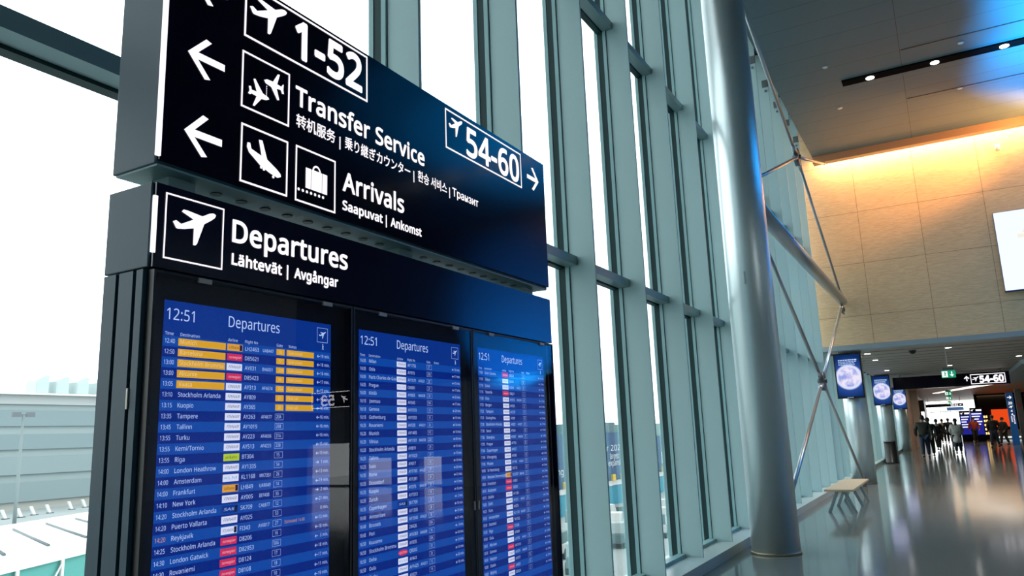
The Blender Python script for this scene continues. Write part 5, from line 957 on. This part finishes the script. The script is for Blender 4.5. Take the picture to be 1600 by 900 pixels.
# ------------------------------------------------------------------ outside
GZ = -7
ground = noisy(mat('apron', (.30, .33, .33), .9), .15, .2, (.24, .27, .27))
g = MB(); g.box(-420, GX-.5, -200, 420, GZ-.3, GZ); struct('ground', g, ground, 'grey apron and road outside')
bx = -131
bands = [(-7, -5.6, (.34, .345, .32)), (-5.6, -2.6, (.2, .255, .265)), (-2.6, -1.35, (.27, .325, .33)), (-1.35, 1.45, (.215, .27, .28)), (1.45, 2.6, (.28, .335, .34)), (2.6, 5.0, (.185, .245, .26)), (5.0, 6.3, (.28, .335, .34)), (6.3, 8.8, (.19, .25, .265)), (8.8, 9.8, (.28, .335, .34)), (9.8, 11.3, (.38, .4, .4))]
e = empty('parking_building', (bx, 120, GZ), 'long pale multi-storey building with horizontal bands beyond the road', 'building')
for i, (a, b_, c_) in enumerate(bands):
    g = MB(); g.box(bx-20, bx+(.0 if i % 2 else -.5)+.5, 20, 230, a, b_)
    g.build('facade_band', mat('band_%d' % i, c_, .8), e, (bx, 120, GZ))
g = MB(); g.box(bx-20, bx+1.5, 20, 230, 11.3, 11.6); g.build('roof_edge', 'lampface', e, (bx, 120, GZ))
cool = mat('cooling_box', (.42, .5, .5), .7)
lv = mat('louvre', (.4, .48, .49), .8)
for k, yy in enumerate((72.8, 76.2, 79.7, 83.4, 87, 90.6)):
    xx = bx-2
    g = MB(); g.prism([(xx-1.5, yy-1.05, 11.6), (xx-1.5, yy+1.05, 11.6), (xx-1.5, yy+1.05, 14.7), (xx-1.5, yy+.3, 14.6), (xx-1.5, yy-1.05, 13.8)], (3, 0, 0)); vt = g.build('rooftop_vent', cool, e, (bx, 120, GZ))
    g = MB(); g.box(xx+1.5, xx+1.56, yy-.9, yy+.9, 11.8, 13.5); g.build('louvre', lv, vt, (bx, 120, GZ))
M['post_grey'] = mat('lamp_post_grey', (.16, .2, .205), .6)
def lamppost(x, y, zt, lab, double):
    e = empty('lamp_post', (x, y, GZ), lab, 'lamp post')
    g = MB(); g.tube((0, 0, 0), (0, 0, zt-GZ), .16, .09, n=10); g.build('pole', 'post_grey', e)
    if double:
        g = MB(); g.box(-.1, .1, -.8, -.2, zt-GZ-.15, zt-GZ+.2); g.build('lamp_head', 'steel_d', e); g = MB(); g.box(-.1, .1, .2, .8, zt-GZ-.15, zt-GZ+.2); g.build('lamp_head', 'steel_d', e); g = MB(); g.box(-.08, .08, -.5, .5, zt-GZ-.05, zt-GZ+.05); g.build('crossarm', 'steel_d', e)
    else:
        g = MB(); g.tube((0, 0, zt-GZ), (0, -1.2, zt-GZ+.4), .06, n=8); g.build('arm', 'lampface', e); g = MB(); g.box(-.12, .12, -1.8, -1.1, zt-GZ+.32, zt-GZ+.45); g.build('lamp_head', 'lampface', e)
lamppost(-60, 32.0, 4.6, 'grey lamp post with double head in front of the long building', True)
lamppost(-110, 71.5, 3.7, 'slender pale street lamp near the dark totem edge', False)
# temporary white roof
tent = mat('tent_white', (.72, .76, .76), .8); M['tentwhite'] = tent; net = mat('green_net', (.10, .36, .33), .8)
e = empty('covered_walkway', (-48, 28, GZ), 'white sheeted temporary roof with green netting sides', 'shelter')
eo = (-48, 28, GZ)
dv = Vector((-2.5, 5.2, 0)).normalized(); q0 = Vector((-35.2, 18.4, -3.05)); back = Vector((-22.4, 11.4, .0))
c0 = q0-dv*14; c1 = q0+dv*22
g = MB(); g.prism([c0, c1, c1+back, c0+back], (0, 0, -.15)); g.build('roof_sheet', tent, e, eo)
pd = Vector((11.7, -4.4, 0))
for k in range(-5, 9):
    a = Vector((-54.1, 29.9, -3.0))+dv*(k*3.2-1.6)
    g = MB(); g.tube(a, a+pd, .08, n=6); g.build('purlin', 'steel_d', e, eo)
g = MB(); w0, w1 = c0-Vector((.0, 0, .15)), c1-Vector((0, 0, .15)); g.prism([w0+back*.01, w1+back*.01, w1+back*.02, w0+back*.02], (0, 0, GZ-w0.z)); g.build('green_netting', net, e, eo)
for k in range(12):
    a = c0+dv*(k*3.0); g = MB(); g.tube((a.x, a.y, GZ), (a.x, a.y, a.z-.15), .09, n=8); b2 = a+dv*3; g.tube((a.x, a.y, GZ+.2), (b2.x, b2.y, a.z-.3), .05, n=6); g.build('scaffold_post', 'lampface', e, eo)
for k, (x, y) in enumerate(((-116.4, 60.9), (-116.6, 63.1), (-118.6, 66.0), (-119.2, 68.6), (-122.2, 73.7), (-124, 77))):
    e = empty('road_barrier', (x, y, GZ), '%s short white leaning post at the foot of the long pale building' % ('leftmost', 'second from left', 'third from left', 'fourth from left', 'fifth from left', 'rightmost')[k], 'post', 'white posts along the far road')
    g = MB(); g.prism([(0, -.3, 0), (0, .1, 0), (0, -.5, 1.3), (0, -.9, 1.3)], (.3, 0, 0)); g.build('post', 'tentwhite', e); g = MB(); g.box(-.2, .5, -.5, .3, 0, .12); g.build('foot', 'steel_d', e)
# blue clad building to the right
hb = mat('blue_cladding', s2l(28, 70, 110), .6); ht = mat('teal_cladding', s2l(30, 130, 155), .6)
e = empty('blue_building', (-46, 120, GZ), 'large blue clad building with white writing beyond the apron', 'building')
eo = (-46, 120, GZ)
g = MB(); g.box(-52, -40, 74, 101.5, GZ, 1.75); g.box(-52, -40, 101.5, 175, GZ, 1.0); g.build('blue_facade', hb, e, eo)
g = MB(); g.box(-49, -41, 95.5, 101.2, 1.75, 3.1); g.build('rooftop_unit', mat('unit_grey', s2l(80, 110, 115), .6), e, eo)
g = MB(); g.box(-50, -40.5, 110, 150, 1.0, 2.9); g.build('upper_storey', mat('storey', s2l(110, 140, 135), .6), e, eo)
g = MB(); g.box(-40, -37.6, 70, 175, GZ, -4.7); g.build('teal_plinth', ht, e, eo)
g = MB(); g.box(-40, -37.5, 70, 175, -4.7, -4.5); g.build('plinth_edge', 'lampface', e, eo)
g = MB()
q = lambda u, v_: (-39.95, u, v_)
for st, a, b_, z in (('Winter 2020', 89.5, 101.2, -.65), ('largest for', 96.3, 101, -1.7), ('expansion', 95.6, 101.2, -2.6), ('ing', 80.0, 82.0, -2.9), ('FIN', 117, 126, -3.2)):
    write(g, st, q, a, z, .75 if st != 'FIN' else 1.7, b_, .008)
g.build('white_writing', mat('white_paint', (.75, .78, .8), .6), e, eo)
for y in (82.2, 96.8, 100.1, 117, 119.5):
    g = MB(); g.box(-39.98, -39.7, y-.5, y+.5, -5.0+.4, -3.7); g.build('yellow_sign', mat('yellow', (.6, .42, .06), .6), e, eo)
rnd = random.Random(5)
vm = [mat('vehicle_%d' % i, c_, .5) for i, c_ in enumerate(((.5, .52, .5), (.1, .16, .17), (.3, .36, .36), (.62, .64, .62)))]
veh = [(-26, 52, 'white'), (-24, 58, 'dark grey'), (-27, 65, 'pale'), (-24, 70, 'grey'), (-29, 62, 'white high'), (-22, 47, 'dark'), (-30, 72, 'grey'), (-26, 78, 'white far'), (-23, 64, 'dark middle')]
spots = ('leftmost, right behind the black board edge', 'between first and second fin', 'beside the teal plinth', 'further along the apron', 'tall one by the teal plinth', 'closest to the glass wall', 'in front of the blue building', 'farthest along the apron', 'in the middle of the row')
for i, (x, y, c_) in enumerate(veh):
    e = empty('service_cart', (x, y, GZ), '%s airport service cart, %s' % (c_, spots[i]), 'vehicle', 'service vehicles on the apron', rz=rnd.uniform(-.5, .5))
    a = vm[i % 4]; b2 = vm[(i+1) % 4]; s_ = 1.25 if 'high' in c_ else 1
    g = MB(); g.box(-.9, .9, -1.7, 1.7, .45, 1.1*s_); g.build('chassis', a, e, bevel=.06)
    g = MB(); g.prism([(-.85, -1.6, 1.1*s_), (-.85, -.1, 1.1*s_), (-.85, -.35, 1.9*s_), (-.85, -1.5, 1.9*s_)], (1.7, 0, 0)); g.build('cab', b2, e, bevel=.05)
    g = MB(); g.box(-.75, .75, .2, 1.6, 1.1*s_, 1.6*s_); g.build('load', vm[(i+3) % 4], e, bevel=.04)
    for sx in (-.85, .85):
        for sy in (-1.15, 1.15): g = MB(); g.tube((sx-.12, sy, .38), (sx+.12, sy, .38), .38, n=16); g.build('wheel', 'black', e)

D.objects.remove(_fo)
# ------------------------------------------------------------------ light
W = D.worlds.new('overcast_sky'); bpy.context.scene.world = W; W.use_nodes = True
bg = W.node_tree.nodes['Background']; bg.inputs['Color'].default_value = (.93, .985, 1, 1); bg.inputs['Strength'].default_value = 3.0
def area(name, loc, rot, sx, sy, col, pw, spread=PI):
    L = D.lights.new(name, 'AREA'); L.shape = 'RECTANGLE'; L.size = sx; L.size_y = sy; L.color = col; L.energy = pw; L.spread = spread
    o = D.objects.new(name, L); C.objects.link(o); o.location = loc; o.rotation_euler = rot; return o
area('wall_washer', (2.1, 23.17, 9.5), (0, 0, 0), 9.2, .25, (1, .58, .3), 700)
for (x, y) in ((-1.95, 25.2), (.18, 25.2), (-1.95, 28), (2.25, 30.9), (-2, 34), (.2, 33.5)):
    area('downlight_beam', (x, y, 3.69), (0, 0, 0), .15, .15, (1, .93, .82), 22, 2.2)
for y in (54, 64, 76, 88):
    area('far_hall_light', (2, y, 3.6), (0, 0, 0), 5, 1.2, (1, .66, .38), 110)
for k in range(10):
    area('channel_beam', (-.62+1.28*k, 17.93, 9.24), (0, 0, 0), .12, .12, (1, .95, .88), 40, 1.6)
for by in (14.9, 17.0, 19.1):
    sp = D.lights.new('blue_uplight', 'SPOT'); sp.energy = 17000; sp.color = (.0, .40, 1); sp.spot_size = 2*math.atan(4.1/7.8); sp.spot_blend = .4; sp.shadow_soft_size = .1
    o = D.objects.new('blue_uplight', sp); C.objects.link(o); o.location = (5.1, by, 1.5); o.rotation_euler = (PI, 0, 0)
ow = D.lights.new('amber_uplight', 'SPOT'); ow.energy = 2600; ow.color = (1, .38, .11); ow.spot_size = 1.35; ow.spot_blend = .6; ow.shadow_soft_size = .2
o = D.objects.new('amber_uplight', ow); C.objects.link(o); o.location = (4.2, 21.7, 8.2); o.rotation_euler = Vector((-4.6, .35, 1.15)).to_track_quat('-Z', 'Y').to_euler()
s2 = D.lights.new('blue_wall_light', 'SPOT'); s2.energy = 9500; s2.color = (.0, .34, 1); s2.spot_size = 1.05; s2.spot_blend = .5; s2.shadow_soft_size = .1
o = D.objects.new('blue_wall_light', s2); C.objects.link(o); o.location = (9.5, 19.8, 2.8); o.rotation_euler = (PI/2+.62, 0, 0)

# ------------------------------------------------------------------ camera
X = (0.86845567, -0.12641115, -0.47937978); Yc = (0.49439586, 0.14896644, 0.8563771); Zc = (-0.03684412, -0.98072892, 0.1918679)
cd = D.cameras.new('camera'); co = D.objects.new('camera', cd); C.objects.link(co)
cd.sensor_width = 36; cd.lens = 1190/1600*36; cd.clip_start = .05; cd.clip_end = 1500
m4 = Matrix(((X[0], -X[1], -X[2], 0), (Yc[0], -Yc[1], -Yc[2], 0), (Zc[0], -Zc[1], -Zc[2], H), (0, 0, 0, 1)))
co.matrix_world = m4
sc = bpy.context.scene; sc.camera = co
sc.view_settings.view_transform = 'Standard'; sc.view_settings.look = 'None'; sc.view_settings.gamma = 1; sc.view_settings.exposure = 0
sc.view_settings.use_curve_mapping = False
sc.cycles.max_bounces = 10; sc.cycles.transparent_max_bounces = 24; sc.cycles.diffuse_bounces = 5
